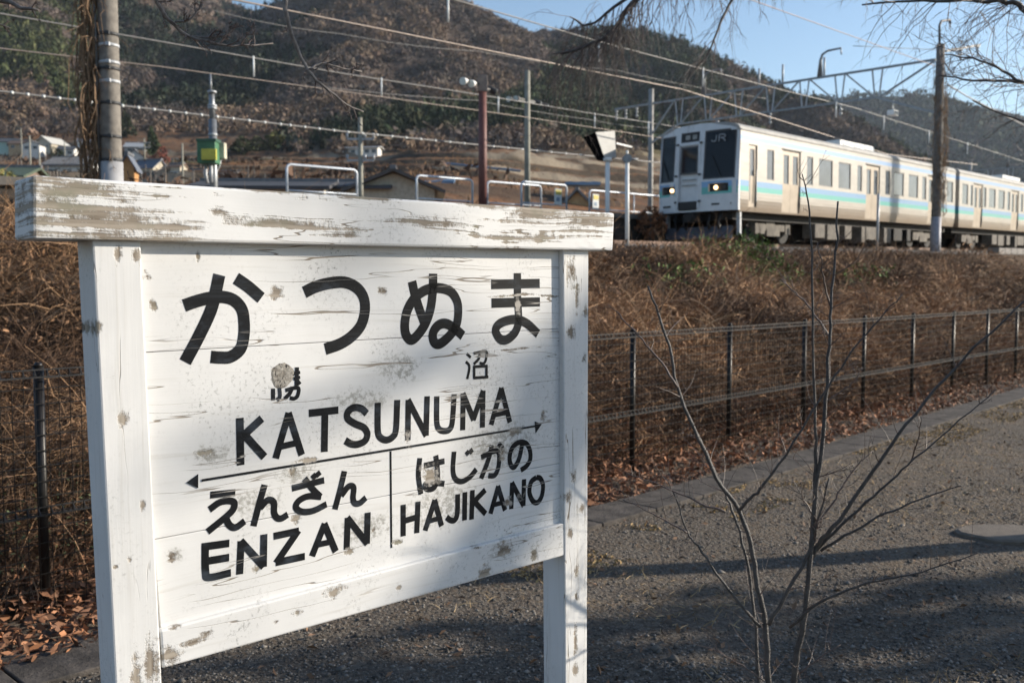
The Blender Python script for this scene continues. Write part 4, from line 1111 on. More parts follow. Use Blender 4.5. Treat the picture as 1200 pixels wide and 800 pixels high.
# railings on the platform
M_TUBE = mat('pale blue grey tube', (.52, .57, .63), .4, .25, .15, 9)
def s_of(px, py, p): return sp(on(px, py, p))[0]
def railing(px0, px1, label, p=16.9, twin=None):
    sa, sb_ = s_of(px0, 200, p), s_of(px1, 200, p)
    rt = empty('platform_railing', trk(sa, p, pz(sa)), 0, label, 'railing', 'tubular railings along the platform')
    top = MB()
    pts = [trk(sa, p, pz(sa)), trk(sa, p, pz(sa)+1.0), trk(sa+.03, p, pz(sa)+1.07), trk(sa+.12, p, pz(sa)+1.11)]
    pts += [trk(sb_-.12, p, pz(sb_)+1.11), trk(sb_-.03, p, pz(sb_)+1.07), trk(sb_, p, pz(sb_)+1.0), trk(sb_, p, pz(sb_))]
    top.tube(pts, .034, 8); top.build('hoop', M_TUBE, rt, True)
    m2 = MB(); m2.tube([trk(sa+.034, p, pz(sa)+.42), trk(sb_-.034, p, pz(sb_)+.42)], .024, 8); m2.build('lower_rail', M_TUBE, rt, True)
    n = max(0, int((sb_-sa)/2.0))
    for i in range(1, n):
        s = sa+(sb_-sa)*i/n
        m3 = MB(); m3.cyl(trk(s, p, pz(s)), trk(s, p, pz(s)+1.07), .024, 8); m3.build('upright', M_TUBE, rt, True)
    return rt
railing(336, 418, 'tubular platform railing at the low end, beside the small utility pole')
railing(488, 553.5, 'tubular platform railing hoop just before the red brown lamp post')
railing(571, 634, 'tubular platform railing running past the red brown lamp post to the floodlight post')
railing(611, 664, 'tubular platform railing with the white notice hung near its end', 16.2)
railing(691, 790, 'long white topped platform railing running behind the train front')
M_NOTE = mat('faded notice board', (.62, .66, .66), .6, 0, .15, 12)
M_YEL = mat('yellow notice print', (.62, .52, .10), .6, 0, .2, 12)
for px, lab, p in ((654, 'white and yellow notice hung on the railing left of the signal', 16.1), (698, 'white and yellow notice hung on the long railing beside the signal post', 16.75)):
    c = on(px, 227, p); s, _ = sp(c)
    nt_ = empty('notice_board', trk(s, p, pz(s)+.4), T_ANG, lab, 'notice', 'notices on the platform railings')
    mb = MB(); mb.box((0, 0, .28), (.36, .03, .56)); mb.build('panel', M_NOTE, nt_, bevel=.006)
    mb = MB(); mb.box((0, -.019, .44), (.30, .008, .16)); mb.build('header', M_YEL, nt_)
    mb = MB(); mb.box((-.02, -.019, .20), (.17, .008, .13)); mb.build('picture', mat('blue notice print', (.18, .28, .40), .6), nt_)

# ================================================================== THE TRAIN
def m_train():
    m, nt, b = nodes_of('train side cladding')
    t = NT(nt); co = t.coord(); sx = t.n('ShaderNodeSeparateXYZ'); t.put(sx.inputs[0], co)
    z = sx.outputs[2]
    n = t.noise(t.scale(co, (.5, 1, 3)), 2.2, 4, .6)
    c = t.mix(t.step(n, .3, .7), (.30, .28, .25), (.37, .345, .31))
    band = lambda lo, hi: t.math('MULTIPLY', t.math('GREATER_THAN', z, lo), t.math('LESS_THAN', z, hi))
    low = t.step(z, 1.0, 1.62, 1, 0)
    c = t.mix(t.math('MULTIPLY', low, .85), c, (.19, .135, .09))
    c = t.mix(band(1.76, 1.94), c, (.095, .225, .40))
    c = t.mix(band(1.60, 1.76), c, (.03, .29, .26))
    c = t.mix(band(3.19, 3.34), c, (.16, .28, .48))
    t.put(b.inputs['Base Color'], c)
    b.inputs['Metallic'].default_value = .12; b.inputs['Roughness'].default_value = .38
    t.put(b.inputs['Normal'], t.bump(t.noise(t.scale(co, (.6, 1, .4)), 3, 2, .5), .12, .02))
    return m
M_TRAIN = m_train()
M_FRONT = mat('white train front paint', (.62, .64, .66), .4, 0, .1, 4)
M_ROOF = mat('grey train roof', (.38, .37, .35), .7, 0, .25, 3)
M_BLUE = mat('blue stripe paint', (.20, .38, .62), .4, 0, .1, 4)
M_TEAL = mat('teal stripe paint', (.13, .46, .43), .4, 0, .1, 4)
M_TDOOR = mat('brushed train door', (.36, .30, .235), .42, .15, .15, 3)
M_UNDER = mat('black underframe', (.018, .017, .016), .8, .1, .4, 6)
M_UBOX = mat('dusty underframe box', (.17, .15, .125), .85, 0, .4, 5)
M_WFRAME = mat('window rubber', (.07, .07, .075), .5, 0, .2, 5)
M_TGLASS = mat('train window glass', (.10, .12, .15), .08, 0, .4, 1.2, spec=.9)
def wall_grid(mb, us, vs_, holes, fn, depth=.05, inn=None):
    """a wall with rectangular openings; fn(u, v, d) -> point, d = how far in"""
    U = sorted(set([us[0], us[1]]+[h[i] for h in holes for i in (0, 1)])); Vv = sorted(set(list(vs_)+[h[i] for h in holes for i in (2, 3)]))
    for a, b in zip(U[:-1], U[1:]):
        for c, d in zip(Vv[:-1], Vv[1:]):
            if any(h[0] <= a+1e-6 and b <= h[1]+1e-6 and h[2] <= c+1e-6 and d <= h[3]+1e-6 for h in holes): continue
            mb.add([fn(a, c, 0), fn(b, c, 0), fn(b, d, 0), fn(a, d, 0)], [(0, 1, 2, 3)])
    for a, b, c, d in holes:
        p = [(a, c), (b, c), (b, d), (a, d)]
        for i in range(4):
            q0, q1 = p[i], p[(i+1) % 4]
            mb.add([fn(*q0, 0), fn(*q0, depth), fn(*q1, depth), fn(*q1, 0)], [(0, 1, 2, 3)])
    return mb
W_C, L_C, Z0C, Z1C = 2.95, 19.75, .97, 3.50
def pane(a, b, c, d, fn, parent, frame=.035, glass=M_TGLASS, depth=.03, name='window'):
    mb = MB(); f = frame
    for r in ((a, a+f, c, d), (b-f, b, c, d), (a+f, b-f, c, c+f), (a+f, b-f, d-f, d)):
        mb.hexa([fn(r[0], r[2], depth-.015), fn(r[1], r[2], depth-.015), fn(r[1], r[2], depth+.02), fn(r[0], r[2], depth+.02),
                 fn(r[0], r[3], depth-.015), fn(r[1], r[3], depth-.015), fn(r[1], r[3], depth+.02), fn(r[0], r[3], depth+.02)])
    w = mb.build(name, M_WFRAME, parent)
    mb = MB(); mb.hexa([fn(a+f, c+f, depth), fn(b-f, c+f, depth), fn(b-f, c+f, depth+.015), fn(a+f, c+f, depth+.015), fn(a+f, d-f, depth), fn(b-f, d-f, depth), fn(b-f, d-f, depth+.015), fn(a+f, d-f, depth+.015)])
    mb.build('pane', glass, w)
    return w
CAB_WIN = [(1.72, 2.20), (4.58, 5.05), (5.52, 6.63), (7.14, 8.2), (8.8, 9.22), (11.52, 11.98), (12.41, 13.45), (13.98, 15.06), (15.55, 16.02), (18.0, 18.35), (18.62, 19.45)]
CAB_DOORS = [(2.80, 4.10), (9.62, 10.95), (16.3, 17.6)]
MID_WIN = [(.42, 1.25), (1.6, 1.95), (3.55, 4.0), (4.45, 5.5), (5.98, 7.05), (7.5, 8.0), (9.95, 10.4), (10.85, 11.9), (12.4, 13.4), (13.9, 14.35), (16.0, 16.4), (16.8, 17.7), (18.3, 19.2)]
MID_DOORS = [(2.15, 3.45), (8.3, 9.6), (14.6, 15.9)]
def train_car(name, s_front, label, cab, win, doors):
    root = empty(name, trk(s_front, 11.77, zr(s_front)), T_ANG, label, 'train', 'coupled cars of the train', ry=-math.atan(GRAD))
    near = lambda u, v, d: (u, -W_C/2+d+(.05*max(0, (1.35-v)/.4) if v < 1.35 else 0), v)
    farf = lambda u, v, d: (u, W_C/2-d, v)
    holes = [(a, b, 2.06, 3.02) if b-a > .6 else (a, b, 2.04, 3.02) for a, b in win]+[(a, b, 1.03, 3.10) for a, b in doors]
    if cab: holes.append((.55, 1.08, 1.12, 3.08))
    mb = MB()
    wall_grid(mb, (0, L_C), (Z0C, 1.35, Z1C), holes, near)
    wall_grid(mb, (0, L_C), (Z0C, Z1C), [(a, b, 2.06, 3.02) for a, b in win], farf)
    # rear end and floor, front end of a middle car
    mb.add([(L_C, -W_C/2, Z0C), (L_C, W_C/2, Z0C), (L_C, W_C/2, Z1C), (L_C, -W_C/2, Z1C)], [(0, 1, 2, 3)])
    if not cab: mb.add([(0, -W_C/2, Z0C), (0, -W_C/2, Z1C), (0, W_C/2, Z1C), (0, W_C/2, Z0C)], [(0, 1, 2, 3)])
    mb.add([(0, -W_C/2+.05, Z0C), (0, W_C/2, Z0C), (L_C, W_C/2, Z0C), (L_C, -W_C/2+.05, Z0C)], [(0, 1, 2, 3)])
    for zz in (1.14, 1.24, 1.34, 1.44, 1.54):                    # pressed beads along the lower side
        edges = sorted([(0.02, 0.02)]+[(a-.02, b+.02) for a, b in doors]+([(.5, 1.12)] if cab else [])+[(L_C-.02, L_C-.02)])
        for (a0, a1), (b0, b1) in zip(edges[:-1], edges[1:]):
            if b0-a1 > .1: mb.box(((a1+b0)/2, -W_C/2-.004+(.05*max(0, (1.35-zz)/.4) if zz < 1.35 else 0), zz), (b0-a1-.02, .014, .02))
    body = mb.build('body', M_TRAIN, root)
    # dark saloon lining so one looks into a dim interior, not through
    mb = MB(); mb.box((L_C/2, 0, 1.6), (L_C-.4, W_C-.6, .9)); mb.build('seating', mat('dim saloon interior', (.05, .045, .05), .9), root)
    rf = MB(); prof = []
    for i in range(15):
        a = math.pi*(i/14); prof.append((-W_C/2*math.copysign(abs(math.cos(a))**.62, math.cos(a)), Z1C+.30*math.sin(a)**.75))
    x0 = .0
    for i in range(14):
        (y0, z0), (y1, z1) = prof[i], prof[i+1]
        rf.add([(x0, y0, z0), (L_C, y0, z0), (L_C, y1, z1), (x0, y1, z1)], [(0, 1, 2, 3)], True)
    rf.add([(L_C, y, z) for y, z in prof], [tuple(range(15))])
    rf.add([(x0, y, z) for y, z in prof], [tuple(reversed(range(15)))])
    roof = rf.build('roof', M_ROOF, root)
    mb = MB(); mb.bar((0.02, -W_C/2-.012, Z1C+.012), (L_C-.02, -W_C/2-.012, Z1C+.012), .03, .05); mb.build('gutter', M_ROOF, roof)
    for cx, ln, hh in ((1.2, 1.0, .12), (9.9, 3.2, .22), (13.6, .8, .12), (17.3, .8, .12)) if cab else ((4.5, .8, .12), (9.9, 3.2, .22), (15.5, .8, .12)):
        mb = MB(); mb.box((cx, -.15, Z1C+.26+hh/2), (ln, 1.7 if hh > .2 else .6, hh)); 
        if hh > .2:
            for k in range(3): mb.box((cx-1.0+k, -1.01, Z1C+.26+hh/2), (.7, .03, hh*.6))
        mb.build('roof_unit', M_WHITE, root, bevel=.04)
    for a, b in win:
        pane(a, b, 2.06 if b-a > .6 else 2.04, 3.02, near, root)
    for a, b in win: 
        mb = MB(); mb.box(((a+b)/2, W_C/2-.05, 2.54), (b-a, .012, .96)); mb.build('pane', M_TGLASS, root)
    for a, b in doors:
        mid = (a+b)/2
        for l0, l1 in ((a, mid-.006), (mid+.006, b)):
            mb = MB(); wall_grid(mb, (l0, l1), (1.03, 3.10), [(l0+.13, l1-.13, 1.98, 2.95)], lambda u, v, d: near(u, v, .035+d), .02)
            lf = mb.build('door_leaf', M_TDOOR, root)
            pane(l0+.13, l1-.13, 1.98, 2.95, lambda u, v, d: near(u, v, .03+d), root, .03)
        mb = MB(); mb.box((mid, -W_C/2-.012, 3.125), (b-a+.1, .03, .03)); mb.build('door_gutter', M_WFRAME, root)
    if cab:
        mb = MB(); wall_grid(mb, (.55, 1.08), (1.12, 3.08), [(.66, .97, 2.10, 2.96)], lambda u, v, d: near(u, v, .04+d), .02)
        dr = mb.build('crew_door', M_TDOOR, root)
        pane(.66, .97, 2.10, 2.96, lambda u, v, d: near(u, v, .035+d), root, .025)
        mb = MB(); mb.bar((1.02, -W_C/2-.012, 1.3), (1.02, -W_C/2-.012, 2.3), .025); mb.bar((.60, -W_C/2-.01, 1.3), (.60, -W_C/2-.01, 2.9), .02); mb.build('grab_rail', M_STEEL, root)
    # running gear
    for cx in (2.9, L_C-2.9):
        bg_ = empty('bogie', (cx, 0, 0)); bg_.parent = root
        mb = MB()
        for sy in (-1, 1):
            mb.box((0, sy*1.0, .52), (2.5, .16, .22)); mb.box((0, sy*1.05, .36), (.9, .12, .24)); mb.box((-.75, sy*1.02, .48), (.34, .16, .34)); mb.box((.75+.3, sy*1.02, .48), (.34, .16, .34)); mb.box((-1.05, sy*1.02, .48), (.34, .16, .34))
        mb.box((0, 0, .62), (.6, 2.0, .2)); mb.build('bogie_frame', M_UBOX, bg_)
        for wx in (-1.05, 1.05):
            for sy in (-1, 1):
                w = MB(); w.cyl((wx, sy*.75, .43), (wx, sy*.90, .43), .43, 20); w.build('wheel', M_UNDER, bg_)
    us = MB(); us.box((L_C/2, 0, .84), (L_C-.4, 2.2, .22)); us.build('underframe', M_UNDER, root)
    for cx, ln, hh in ((5.9, .8, .5), (7.0, 1.0, .55), (8.3, .6, .5), (9.7, .35, .6), (10.6, 1.3, .5), (12.1, .7, .6), (13.2, .9, .5), (14.4, .4, .5)):
        for sy in (-1, 1):
            mb = MB(); mb.box((cx, sy*1.12, .72-hh/2), (ln, .5, hh)); mb.build('equipment_box', M_UBOX if int(cx*10) % 3 else M_UNDER, root, bevel=.02)
    mb = MB(); mb.box((L_C/2, .25, .45), (9.5, .9, .6)); mb.build('equipment_row', M_UNDER, root)
    if not cab:
        mb = MB(); mb.box((-.2, 0, 2.2), (.42, 1.0, 2.1)); mb.build('gangway', M_BLACK, root)
    mb = MB(); mb.box((L_C+.2, 0, .95), (.5, .25, .25)); mb.build('coupler', M_UNDER, root)
    return root
carA = train_car('train_car', 24.8, 'leading train car with lit headlights and dark cab windows, blue and teal stripes', True, CAB_WIN, CAB_DOORS)
def cab_front(root):
    """the end wall, seen square on; w = metres from the near side, lean back a little above the belt"""
    def fr(w, v, d):
        x = -.30+.16*max(0, (v-1.95))/1.6+.20*(max(0, abs(w-W_C/2)-.8)/.675)**2
        return (x+d, w-W_C/2, v)
    holes = [(.10, 1.17, 1.98, 3.52), (.62-.34, .62+.34, 1.60, 1.86), (2.24, 2.86, 1.98, 3.50), (2.42-.20, 2.42+.36, 1.60, 1.86), (1.30, 2.14, 1.12, 3.14), (1.36, 2.06, 3.24, 3.56)]
    holes[0] = (.10, 1.17, 2.00, 3.55); holes[2] = (2.25, 2.88, 2.00, 3.50)
    top = lambda w: Z1C+.30*(1-min(1, abs(w-W_C/2)/(W_C/2))**2.6)
    mb = MB()
    us = sorted(set([0, .05, W_C-.05, W_C]+[h[i] for h in holes for i in (0, 1)])); vv = sorted(set([1.0, 1.6, 1.76, 1.95]+[h[i] for h in holes for i in (2, 3)]))
    def cell(a, b, c, d, ca=None):
        mb.add([fr(a, c, 0), fr(a, d if ca is None else ca[0], 0), fr(b, d if ca is None else ca[1], 0), fr(b, c, 0)], [(0, 1, 2, 3)])
    for a, b in zip(us[:-1], us[1:]):
        for c, d in zip(vv[:-1], vv[1:]):
            m_ = ((a+b)/2, (c+d)/2)
            if any(h[0] < m_[0] < h[1] and h[2] < m_[1] < h[3] for h in holes): continue
            if d > min(top(a), top(b))-.01: continue
            cell(a, b, c, d)
        hi = max([v for v in vv if v <= min(top(a), top(b))-.01])
        cell(a, b, hi, 0, (top(a), top(b)))
    for h in holes:
        a, b, c, d = h; P = [(a, c), (b, c), (b, d), (a, d)]
        for i in range(4): mb.add([fr(*P[i], 0), fr(*P[(i+1) % 4], 0), fr(*P[(i+1) % 4], .09), fr(*P[i], .09)], [(0, 1, 2, 3)])
    # sides and roof of the cab nose joining the body
    n = 16
    prof = [(0, 1.0), (0, 1.6), (0, 2.6), (0, Z1C)]+[(W_C*i/n, top(W_C*i/n)) for i in range(1, n)]+[(W_C, Z1C), (W_C, 2.6), (W_C, 1.0)]
    for (w0, z0), (w1, z1) in zip(prof[:-1], prof[1:]):
        mb.add([fr(w0, z0, 0), (0.0, w0-W_C/2, z0), (0.0, w1-W_C/2, z1), fr(w1, z1, 0)], [(0, 1, 2, 3)])
    front = mb.build('cab_front', M_FRONT, root)
    def flat(name, a, b, c, d, m, dep, parent=root, th=.012, bev=0):
        mb = MB(); mb.hexa([fr(a, c, dep), fr(b, c, dep), fr(b, c, dep+th), fr(a, c, dep+th), fr(a, d, dep), fr(b, d, dep), fr(b, d, dep+th), fr(a, d, dep+th)])
        return mb.build(name, m, parent, bevel=bev)
    for a, b, c, d in (holes[0], holes[2]):
        w = pane(a, b, c, d, fr, root, .045, M_GLASS, .03, 'windscreen')
        mb = MB(); mid = (a+b)/2; mb.bar(fr(mid-.1, c+.05, .02), fr(mid+.25, c+.75, .02), .02); mb.build('wiper', M_BLACK, w)
    # stripes on the corner panels
    for a, b in ((.012, 1.20), (2.20, W_C-.012)):
        for nm, lo, hi, m in (('blue_stripe', 1.75, 1.93, M_BLUE), ('teal_stripe', 1.60-.07, 1.75, M_TEAL), ('blue_stripe', 1.86, 1.93, M_BLUE)):
            segs = [(a, b)]
            hs = [h for h in (holes[1], holes[3]) if h[0] < b and h[1] > a]
            if nm == 'blue_stripe' and lo == 1.86: continue
            for h in hs: segs = [(a, h[0]), (h[1], b)]
            for s0_, s1_ in segs: flat(nm, s0_, s1_, lo, hi, m, -.004, root, .006)
            if nm == 'teal_stripe':
                for h in hs: flat(nm, h[0], h[1], lo, h[2], m, -.004, root, .006)
            else:
                for h in hs: flat(nm, h[0], h[1], h[3], hi, m, -.004, root, .006)
        flat('step_slot', a+.18, b-.35 if b < 2 else b-.22, 1.18, 1.24, M_BLACK, -.004, root, .01)
    m_, nt, bb = nodes_of('lit headlamp'); bb.inputs['Base Color'].default_value = (1, .9, .7, 1)
    bb.inputs['Emission Color'].default_value = (1, .66, .30, 1); bb.inputs['Emission Strength'].default_value = 3.2
    for h, wl in ((holes[1], .72), (holes[3], 2.36)):
        flat('lamp_recess', h[0], h[1], h[2], h[3], M_BLACK, .085)
        for k, (wc, mm) in enumerate(((wl, m_), (wl+(-.30 if h[0] < 1 else .28), M_DARK))):
            mb = MB(); p0 = fr(wc, 1.73, .05); p1 = fr(wc, 1.73, .085)
            mb.cyl(p0, p1, .065, 16, .06); mb.build('headlight', mm, root)
    # gangway door, its window and frame, destination box
    flat('gangway_door', 1.30, 2.14, 1.12, 3.14, M_FRONT, .07, root, .02)
    for a, b, c, d in ((1.30, 1.36, 1.12, 3.14), (2.08, 2.14, 1.12, 3.14)): flat('door_post', a, b, c, d, M_FRONT, -.05, root, .12, .01)
    for zz in (1.85, 2.02): flat('door_bead', 1.46, 1.98, zz, zz+.035, M_STEEL, .055, root, .02)
    pane(1.40, 2.04, 2.22, 3.10, lambda w, v, d: fr(w, v, .02+d), root, .05, M_GLASS, .03)
    for zz in (1.30, 2.15, 3.16): 
        flat('door_hinge', 1.24, 1.32, zz, zz+.06, M_DARK, -.06, root, .06)
        flat('door_hinge', 2.12, 2.20, zz, zz+.06, M_DARK, -.06, root, .06)
    d_ = pane(1.36, 2.06, 3.24, 3.56, fr, root, .03, M_BLACK, .03, 'destination_box')
    for a, b in ((1.74, 1.90), (1.48, 1.64)): flat('destination_text', a, b, 3.33, 3.47, mat('dim destination print', (.32, .32, .30), .6), .024, d_)
    flat('cab_lower_panel', 1.38, 2.06, 1.06, 1.34, M_BLACK, -.05, root, .10, .03)
    # white letters on the near windscreen, read from in front
    def st(pts, w=.035):
        mb = MB(); P = stroke_pts(pts)
        for a, b in zip(P[:-1], P[1:]): mb.bar(fr(*a, .012), fr(*b, .012), w, .004, (1, 0, 0))
        return mb
    def stroke_pts(p): return p
    ml = mat('white window lettering', (.34, .36, .38), .6)
    st([(.76, 3.38), (.76, 3.24), (.79, 3.195), (.85, 3.185), (.91, 3.20), (.925, 3.24)]).build('lettering', ml, root)
    st([(.66, 3.17), (.66, 3.38), (.50, 3.38), (.455, 3.35), (.455, 3.31), (.50, 3.28), (.62, 3.28), (.53, 3.265), (.44, 3.17)]).build('lettering', ml, root)
    # coupler, hoses and plough under the nose
    mb = MB(); mb.box((-.35, 0, .80), (.5, .26, .3)); mb.cyl((-.72, 0, .80), (-.5, 0, .80), .16, 10); mb.build('coupler', M_UNDER, root)
    mb = MB()
    for w in (-.9, -.5, .45, .8): mb.tube([(-.12, w, .95), (-.25, w*.95, .6), (-.15, w*.9, .45), (-.05, w*.9, .6)], .03, 6)
    mb.build('brake_hoses', M_BLACK, root)
    mb = MB(); mb.hexa([(-.22, -1.15, .14), (-.22, 1.15, .14), (.1, 1.15, .14), (.1, -1.15, .14), (-.05, -1.2, .52), (-.05, 1.2, .52), (.1, 1.2, .52), (.1, -1.2, .52)]); mb.build('snow_plough', mat('grey plough paint', (.075, .085, .11), .6, 0, .3), root)
    mb = MB(); mb.box((.20, -1.33, .60), (.10, .12, .75)); mb.box((.20, 1.33, .60), (.10, .12, .75)); mb.build('step_bracket', M_STEELP, root)
cab_front(carA)
carB = train_car('train_car', 24.8+20.3, 'second train car just behind the leading one, seen beyond the vine covered pole', False, MID_WIN, MID_DOORS)
carC = copy_tree(carB); carC.location = trk(24.8+40.3, 11.77, zr(24.8+40.3)); carC['label'] = 'third train car, farthest down the line behind bare branches'

# ================================================================== POLES, GANTRY, WIRES
def vine_wrap(name, a, b, r, label, n, spread, seed, lean=(0, 0, 0), fuzz=1.0):
    R.seed(seed); a = Vector(a); b = Vector(b)
    mb = MB()
    for _ in range(n):
        f0 = R.uniform(-.02, .75); ln = R.uniform(.12, .4); ph = R.uniform(0, 6.28); tw_ = R.gauss(0, 2.2); pts = []
        rr = r*R.uniform(1.0, 1.25)
        off = Vector((R.gauss(0, 1), R.gauss(0, 1), 0))*spread*R.random()
        for k in range(9):
            f = f0+ln*k/8; c = a.lerp(b, min(max(f, 0), 1.0))
            an = ph+tw_*k/8*.5+R.gauss(0, .30*fuzz)
            pts.append(c+Vector((math.cos(an)*rr, math.sin(an)*rr, 0))+off*math.sin(math.pi*k/8)+Vector(lean)*math.sin(math.pi*k/8)+Vector((R.gauss(0, .03*fuzz), R.gauss(0, .03*fuzz), R.gauss(0, .08*fuzz))))
        mb.tube(pts, [R.uniform(.005, .014)]*9, 4, False)
    for _ in range(n//2):                # loose curling ends
        c = a.lerp(b, R.random()); an = R.uniform(0, 6.28)
        twig(mb, c+Vector((math.cos(an), math.sin(an), 0))*r, Vector((math.cos(an), math.sin(an), R.uniform(-1.2, .4))), R.uniform(.25, .8), R.uniform(.004, .008), 1.2, 1, 2, None, 4)
    o = mb.build(name, M_VINE)
    return tag(o, label, 'vine')
# left pole
lp = on(131.5, 205, 9.05); lpx, lpy = lp[0], lp[1]; lz = 2.15
ls, _ = sp(lp)
poleL = empty('utility_pole', (lpx, lpy, lz), 0, 'thick concrete pole with dark bands rising behind the left end of the sign', 'pole', 'concrete poles of the overhead line')
RL = 11.2/1100*lpy
mb = MB(); mb.tube([(lpx, lpy, lz-.4), (lpx, lpy, lz+1.2), (lpx-.01, lpy, lz+9.6)], [RL*1.06, RL*1.0, RL*.93], 20); mb.build('shaft', M_CONC, poleL, True)
zsl = float(on(131, 190, 9.05)[2])
mb = MB(); mb.cyl((lpx, lpy, lz-.4), (lpx, lpy, zsl), RL*1.09, 20); mb.build('sleeve', mat('grey painted sleeve', (.36, .36, .37), .6, 0, .2, 6), poleL, True)
for py, m_ in ((42, M_DARK), (55, M_STEELP), (75, M_STEELP), (82, M_DARK), (97, M_STEELP), (122, M_DARK), (161, M_DARK), (188, M_DARK)):
    z = float(on(131, py, 9.05)[2]); mb = MB(); mb.cyl((lpx, lpy, z-.022), (lpx, lpy, z+.022), RL*1.035, 20)
    mb.box((lpx+.05, lpy-RL-.01, z), (.05, .05, .05)); mb.build('band', m_, poleL, True)
mb = MB(); mb.tube([(lpx-RL*1.15, lpy-.05, lz+.4), (lpx-RL*1.15, lpy-.05, lz+6)], .02, 6); mb.build('conduit', M_STEEL, poleL, True)
vine_wrap('dead_vine', (lpx-RL*1.9, lpy-.05, lz+.2), (lpx-RL*.95, lpy-.05, lz+6.5), RL*.42, 'dry brown vine clinging to the thick banded pole above the sign', 130, .18, 4, (-.08, -.03, 0))
# right pole
rp = on(1096, 290, 9.2); rx_, ry_ = rp[0], rp[1]
rs, _ = sp(rp); rz0 = zr(rs)-.35
ztop = float(on(1102, 52, 9.2)[2])
poleR = empty('utility_pole', (rx_, ry_, rz0), 0, 'tall vine covered pole with pale base standing in front of the train', 'pole', 'concrete poles of the overhead line')
top_p = on(1102.5, 52, 9.2)
mb = MB(); mb.tube([(rx_, ry_, rz0-.5), (rx_, ry_, rz0+2), tuple(top_p)], [.19, .185, .165], 16); mb.build('shaft', mat('dark pole concrete', (.19, .17, .15), .9, 0, .4, 8), poleR, True)
zs = float(on(1096, 254, 9.2)[2])
mb = MB(); mb.cyl((rx_, ry_, rz0-.5), (rx_, ry_, zs), .205, 16); mb.build('sleeve', mat('pale painted sleeve', (.33, .33, .37), .6, 0, .25, 6), poleR, True)
vine_wrap('dead_vine', (rx_+.05, ry_, zs), tuple(top_p+np.array([0.0, 0, -.5])), .21, 'dry brown vine wrapped round the tall pole in front of the train', 95, .10, 8, (.05, 0, 0))
def P_(px, py, p=9.2): return on(px, py, p)
mb = MB(); mb.tube([P_(1101, 52), P_(1101, 30), P_(1103, 25), P_(1113, 23.5), P_(1113.5, 28)], .05, 8); mb.build('top_bracket', M_DARK, poleR, True)
mb = MB(); mb.bar(P_(1108, 60), P_(1148, 53), .09, .09); mb.build('side_arm', M_DARK, poleR, True)
def insulator(mb, p, n=3, r=.07, h=.36):
    p = Vector(p)
    for k in range(n): mb.cyl(p-Vector((0, 0, h*(k+.2)/n)), p-Vector((0, 0, h*(k+.7)/n)), r, 10, r*.6)
    mb.cyl(p, p-Vector((0, 0, h)), .02, 6)
for px, py in ((1126, 57.5), (1146, 54)):
    mb = MB(); insulator(mb, P_(px, py), 3, .075, .5); mb.build('insulator', M_STEELP, poleR, True)
mb = MB(); insulator(mb, P_(1113.5, 27), 2, .05, .2); mb.build('insulator', M_STEELP, poleR, True)
# gantry: lattice beam from the vine covered pole across the tracks
G0 = np.array([rx_, ry_, 0]); GZ1, GZ0 = 10.72, 9.50
def gp(d, z): v = G0+N*d; return np.array([v[0], v[1], z])
gan = empty('overhead_line_gantry', gp(14.3, zr(rs)), 0, 'grey steel lattice gantry beam carrying the overhead line across the tracks', 'gantry')
mb = MB(); mb.bar(gp(.2, GZ1), gp(16.6, GZ1), .10, .09); mb.build('top_chord', M_STEEL, gan, True)
mb = MB(); mb.bar(gp(2.6, GZ0), gp(12.6, GZ0), .085, .08); mb.bar(gp(2.6, GZ0), gp(.15, GZ0-.95), .10, .10); mb.bar(gp(12.6, GZ0), gp(14.3, GZ0-.8), .10, .10); mb.build('bottom_chord', M_STEEL, gan, True)
nb = 7; ds = np.linspace(2.6, 12.6, nb)
for i, d in enumerate(ds):
    mb = MB(); mb.bar(gp(d-.10, GZ0+.05), gp(d-.22, GZ1-.05), .055); mb.bar(gp(d+.10, GZ0+.05), gp(d+.22, GZ1-.05), .055); mb.build('upright', M_STEELP, gan, True)
    if i < nb-1:
        mb = MB(); a, b = ((d+.28, GZ1-.03), (ds[i+1]-.15, GZ0+.06)) if i >= 2 else ((d+.15, GZ0+.06), (ds[i+1]-.28, GZ1-.03))
        mb.bar(gp(*a), gp(*b), .06); mb.build('diagonal', M_STEEL, gan, True)
mb = MB(); mb.bar(gp(.25, GZ1-.05), gp(2.4, GZ0+.04), .075); mb.build('diagonal', M_STEEL, gan, True)
mb = MB(); mb.bar(gp(14.2, GZ0-.3), gp(12.9, GZ1-.03), .075); mb.build('diagonal', M_STEEL, gan, True)
mb = MB(); mb.cyl(gp(14.3, zr(rs)-.9), gp(14.3, GZ1+.75), .135, 12); mb.build('support_pole', mat('old steel pole', (.34, .33, .31), .7, .2, .3, 5), gan, True)
mb = MB()
for d in (5.2, 11.2):                                            # goose neck brackets on the beam
    mb.tube([gp(d, GZ1+.05), gp(d-.02, GZ1+.75), gp(d-.10, GZ1+1.0), gp(d-.35, GZ1+1.12), gp(d-.95, GZ1+1.14), gp(d-.98, GZ1+.85)], [.13, .07, .055, .05, .045, .03], 8)
mb.build('goose_neck', M_STEEL, gan, True)
for d in (8.2, 7.0, 5.0):
    mb = MB(); mb.cyl(gp(d, GZ1), gp(d, GZ1+.85), .05, 8); mb.build('rod', M_STEELP, gan, True)
for d in (4.2, 7.6, 10.4, 15.2, 15.9, 16.5):
    mb = MB(); insulator(mb, gp(d, GZ1-.06 if d > 14.3 else GZ0-.06), 3, .08, .55); mb.build('insulator', M_STEELP, gan, True)
g2 = copy_tree(gan); g2.location = gan.location+Vector(tuple(T*50))+Vector((0, 0, 50*GRAD)); g2['label'] = 'farther lattice gantry beam low over the tail of the train behind branches'
for g_ in (gan, g2): g_['group'] = 'gantries of the overhead line'
